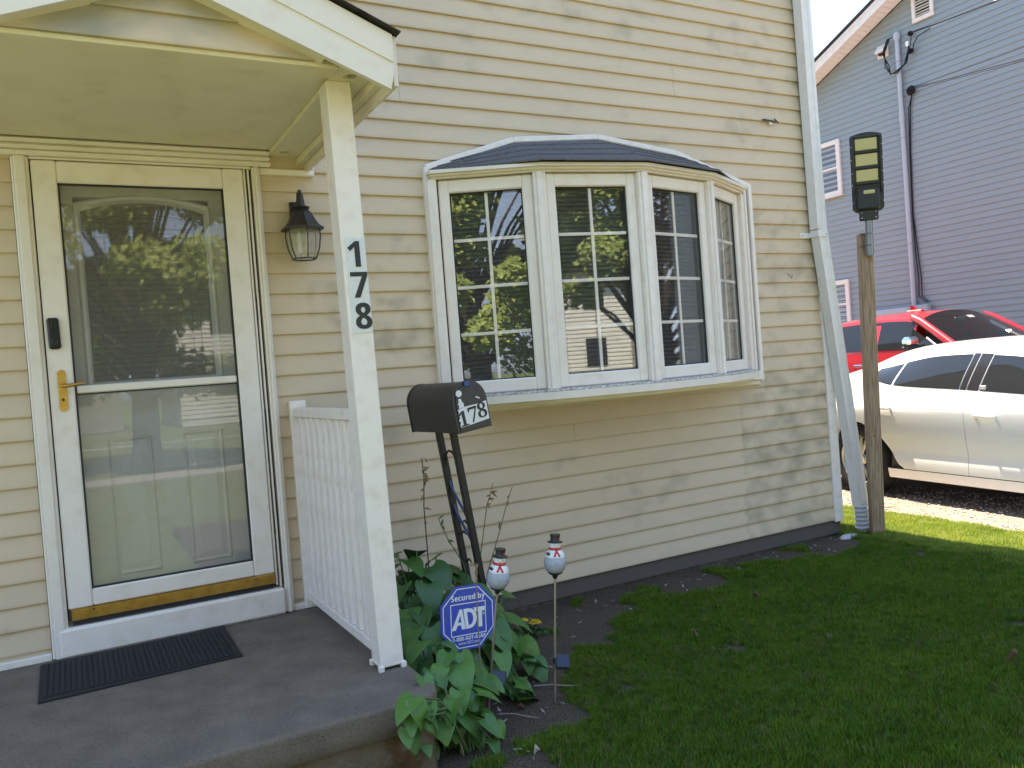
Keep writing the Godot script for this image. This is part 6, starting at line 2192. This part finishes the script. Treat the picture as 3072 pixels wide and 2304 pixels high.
		obj("mirror_foot", mf, M.car_black, R)
		var st := Mb.new()
		st.box(T(Vector3(sg * 0.40, 1.05, -0.55)), Vector3(0.52, 0.75, 0.16), 0.06)
		st.box(T(Vector3(sg * 0.40, 1.50, -0.60)), Vector3(0.27, 0.17, 0.10), 0.05)
		obj("seat", st, M.seat_grey, R)
	var ws := Mb.new()
	var rr := []
	for j in 9:
		var f := j / 8.0
		var row := PackedVector3Array()
		for i in 17:
			var u := -1.0 + i / 8.0
			row.push_back(Vector3(u * lerpf(0.885, 0.755, f), lerpf(1.25, 1.712, f) + 0.035 * f * (1 - u * u), lerpf(0.70, -0.02, f) + 0.14 * (1 - u * u)))
		rr.append(row)
	ws.grid(rr)
	obj("windscreen", ws, M.windscreen_glass, R)
	var da := Mb.new()
	da.box(T(Vector3(0, 1.14, 0.42)), Vector3(1.74, 0.16, 0.75), 0.05)
	obj("dashboard", da, M.car_black, R)
	var sw := Mb.new()
	var ring := []
	for k in 21:
		var a := TAU * k / 20.0
		ring.append(Vector3(0.40 + 0.185 * cos(a), 1.24 + 0.17 * sin(a), 0.0 - 0.07 * sin(a)))
	sw.tube(ring, 0.016, 8, false)
	sw.tube([Vector3(0.22, 1.24, 0.0), Vector3(0.58, 1.24, 0.0)], 0.014, 6)
	obj("steering_wheel", sw, M.car_black, R)
	var rm := Mb.new()
	rm.box(T(Vector3(0, 1.62, 0.10)), Vector3(0.24, 0.07, 0.03), 0.012)
	obj("rear_view_mirror", rm, M.car_black, R)
	var tg := Mb.new()
	tg.box(T(Vector3(0.12, 1.655, 0.17), Vector3(-55, 0, 0)), Vector3(0.13, 0.06, 0.004), 0.002)
	obj("toll_tag", tg, M.sticker_white, R)
	var fn := Mb.new()
	fn.prism(PackedVector2Array([Vector2(-0.11, 0.0), Vector2(0.10, 0.0), Vector2(0.03, 0.022), Vector2(-0.02, 0.08), Vector2(-0.075, 0.085), Vector2(-0.06, 0.03)]), T(Vector3(0.0, 1.79, -0.55), Vector3(0, -90, 0)), 0.035)
	fn.box(T(Vector3(0, 1.795, -0.55)), Vector3(0.075, 0.03, 0.24), 0.012)
	obj("roof_antenna", fn, M.red_paint, R)
	var hb := Mb.new()
	hb.bb(Vector3(-0.93, 0.6, -1.60), Vector3(0.93, 1.22, -1.55))
	obj("cab_back", hb, M.red_paint, R)

# ---------------------------------------------------------------- what the windows mirror: trees, street and houses across it
func leaf_cloud(clumps: Array, n: int, size: float, c0: Color, c1: Color, sd: int, leaf: Mesh) -> MultiMesh:
	var r := RandomNumberGenerator.new()
	r.seed = sd
	var mm := MultiMesh.new()
	mm.transform_format = MultiMesh.TRANSFORM_3D
	mm.use_colors = true
	mm.mesh = leaf
	mm.instance_count = n
	for i in n:
		var c: Array = clumps[i % clumps.size()]
		var d := Vector3(r.randfn(), r.randfn(), r.randfn()).normalized()
		var p: Vector3 = c[0] + d * c[1] * pow(r.randf(), 0.45) * Vector3(1, 0.75, 1)
		var s := size * r.randf_range(0.6, 1.35)
		var nrm := (Vector3(p.x, 0, p.z).normalized() * 0.75 + Vector3.UP * 0.75 + Vector3(r.randf_range(-0.7, 0.7), r.randf_range(-0.5, 0.5), r.randf_range(-0.7, 0.7))).normalized()
		var tip := nrm.cross(Vector3(r.randf_range(-1, 1), 0.2, r.randf_range(-1, 1))).normalized()
		mm.set_instance_transform(i, Transform3D(Basis(nrm.cross(tip), nrm, tip).scaled(Vector3(s, s, s)), p))
		mm.set_instance_color(i, c0.lerp(c1, r.randf()))
	return mm

func tree(label: String, at: Vector3, h: float, spread: float, c0: Color, c1: Color, sd: int, leaves: int, leaf: Mesh, low: float) -> void:
	var r := RandomNumberGenerator.new()
	r.seed = sd
	var Tn := thing("tree", label, "tree", at)
	var tr := Mb.new()
	var top := Vector3(r.randf_range(-0.3, 0.3), h * 0.62, r.randf_range(-0.3, 0.3))
	tr.tube([Vector3(0, -0.3, 0), Vector3(0.03, h * 0.06, 0), top * 0.5, top], [h * 0.045, h * 0.032, h * 0.025, h * 0.008], 10)
	var clumps := []
	for k in 54:
		var a := k * 2.4 + r.randf()
		var f := r.randf_range(low, 1.0)
		var rad := spread * sqrt(maxf(0.05, 1.0 - pow((f - 0.55) / 0.55, 2.0))) * r.randf_range(0.45, 1.0)
		var p := Vector3(cos(a) * rad, h * f, sin(a) * rad)
		clumps.append([p, spread * r.randf_range(0.16, 0.30)])
		var s := top * clampf(f * 0.75, 0.25, 0.95)
		tr.tube([s, s.lerp(p, 0.5) + Vector3(0, h * 0.03, 0), p], [h * 0.008, h * 0.004, h * 0.0015], 6, false)
	obj("trunk", tr, M.bark, Tn)
	var mi := MultiMeshInstance3D.new()
	mi.name = "crown"
	mi.multimesh = leaf_cloud(clumps, leaves, 0.15, c0, c1, sd + 1, leaf)
	mi.material_override = M.tree_leaf
	Tn.add_child(mi, true)
	mi.set_meta("kind", "stuff")

func across_the_street() -> void:
	var lm := Mb.new()
	lm.tri(Vector3(0, 0, 0), Vector3(0.36, 0.08, 0.45), Vector3(0, 0.03, 1.0))
	lm.tri(Vector3(0, 0, 0), Vector3(0, 0.03, 1.0), Vector3(-0.36, 0.08, 0.45))
	var leaf := lm.make()
	tree("broad green maple on the lawn behind the camera, facing the door", Vector3(1.3, GY, 13.0), 8.0, 2.7, Color(0.18, 0.25, 0.04), Color(0.34, 0.40, 0.08), 11, 34000, leaf, 0.20)
	tree("green maple left of the camera, facing the leftmost sash", Vector3(-5.0, GY, 12.2), 8.5, 2.6, Color(0.18, 0.25, 0.04), Color(0.34, 0.40, 0.08), 15, 34000, leaf, 0.18)
	tree("green street tree before the white house across the street", Vector3(7.4, GY, 17.0), 9.0, 2.6, Color(0.17, 0.24, 0.04), Color(0.30, 0.37, 0.07), 12, 34000, leaf, 0.34)
	tree("copper-leaved tree at the street end of the driveway", Vector3(16.2, GY, 7.6), 7.5, 3.0, Color(0.10, 0.05, 0.025), Color(0.20, 0.11, 0.035), 13, 30000, leaf, 0.10)
	tree("dark green tree left of the stoop near the street", Vector3(-12.0, GY, 17.0), 10.0, 3.6, Color(0.08, 0.15, 0.02), Color(0.16, 0.25, 0.04), 14, 9000, leaf, 0.15)
	# white house across the street
	var H := thing("white_house", "white clapboard house across the street behind the camera", "house", Vector3(9.0, GY, 31.0))
	var across := func(u: float, y: float, d: float) -> Vector3: return Vector3(-u, y, -d)
	for i in 28:
		obj("siding_course", clapboard(-5.0, 5.0, 0.3 + i * 0.18, 0.18, across, func(_x, _y, b): return b, Color(0.74, 0.73, 0.70), 1.0, 0.02), M.beige_vinyl, H)
	var b := Mb.new()
	b.bb(Vector3(-4.99, 0, 0.01), Vector3(4.99, 5.4, 8.0))
	obj("wall", b, M.white_house, H)
	var rf := Mb.new()
	rf.prism(PackedVector2Array([Vector2(0.5, 5.3), Vector2(-4, 8.0), Vector2(-8.5, 5.3)]), Transform3D(Basis(Vector3(0, 0, -1), Vector3.UP, Vector3.RIGHT), Vector3.ZERO), 10.6)
	obj("roof", rf, M.shingle_dark, H)
	for q in [[-3.2, 1.2], [0.0, 1.2], [3.2, 1.2], [-3.2, 3.7], [0.0, 3.7], [3.2, 3.7]]:
		var w := Mb.new()
		w.bb(Vector3(q[0] - 0.45, q[1], -0.05), Vector3(q[0] + 0.45, q[1] + 1.2, -0.021), 0.004)
		obj("window", w, M.tinted_glass, H)
	var H2 := thing("tan_house", "tan house across the street facing the porch", "house", Vector3(-4.0, GY, 33.0))
	var b2 := Mb.new()
	b2.bb(Vector3(-6, 0, 0), Vector3(6, 4.6, 8))
	obj("wall", b2, M.sidewalk, H2)
	var r2 := Mb.new()
	r2.prism(PackedVector2Array([Vector2(0.5, 4.5), Vector2(-4, 7.2), Vector2(-8.5, 4.5)]), Transform3D(Basis(Vector3(0, 0, -1), Vector3.UP, Vector3.RIGHT), Vector3.ZERO), 12.8)
	obj("roof", r2, M.shingle_dark, H2)
	for x in [-4.0, -1.0, 2.0, 4.4]:
		var w := Mb.new()
		w.bb(Vector3(x - 0.5, 1.2, -0.04), Vector3(x + 0.5, 2.6, -0.01), 0.004)
		obj("window", w, M.tinted_glass, H2)

# ---------------------------------------------------------------- all together
func _ready() -> void:
	rng.seed = 20240611
	nz.seed = 5
	nz.frequency = 0.1
	nz.fractal_octaves = 3
	nz2.seed = 9
	nz2.frequency = 0.08
	nz2.fractal_octaves = 4
	var cam := Camera3D.new()
	cam.name = "camera"
	add_child(cam)
	cam.position = Vector3(0.0683, 1.2752, 4.137)
	cam.rotation = Vector3(-0.0199, -0.4961, -0.0750)
	cam.fov = rad_to_deg(2.0 * atan(1152.0 / 2461.6))
	cam.near = 0.05
	cam.far = 400.0
	cam.current = true
	var env := Environment.new()
	env.background_mode = Environment.BG_SKY
	var sm := ProceduralSkyMaterial.new()
	sm.sky_top_color = Color(0.58, 0.71, 0.91)
	sm.sky_horizon_color = Color(0.86, 0.92, 0.99)
	sm.sky_curve = 0.22
	sm.ground_bottom_color = Color(0.35, 0.36, 0.30)
	sm.ground_horizon_color = Color(0.62, 0.64, 0.62)
	sm.sun_angle_max = 8.0
	sm.energy_multiplier = 0.60
	var sky := Sky.new()
	sky.sky_material = sm
	env.sky = sky
	env.tonemap_mode = Environment.TONE_MAPPER_LINEAR
	env.tonemap_exposure = 3.95
	env.sdfgi_enabled = true
	env.ssao_enabled = true
	env.ssil_enabled = true
	var we := WorldEnvironment.new()
	we.name = "environment"
	we.environment = env
	add_child(we)
	var sun := DirectionalLight3D.new()
	sun.name = "sun"
	add_child(sun)
	sun.look_at_from_position(Vector3(-0.014, 0.915, -0.40) * 10.0, Vector3.ZERO)
	sun.light_energy = 1.6
	sun.light_color = Color(1.0, 0.94, 0.84)
	sun.light_angular_distance = 0.53
	sun.shadow_enabled = true
	make_materials()
	ground()
	beige_house()
	grey_house()
	stoop()
	blinds()
	lantern()
	small_wall_things()
	mailbox()
	yard_sign()
	snowman(Vector3(1.460, GY, 1.150), Vector3(1.549, 0.553, 1.20), "snowman stake light left of the pair, in front of the yard sign", 0.155, -0.35)
	snowman(Vector3(1.746, GY, 1.204), Vector3(1.808, 0.569, 1.20), "snowman stake light right of the pair, standing clear of the hostas", 0.165, -0.3)
	plants()
	downspout()
	street_light()
	service_wires()
	vehicles()
	grass()
	litter()
	across_the_street()
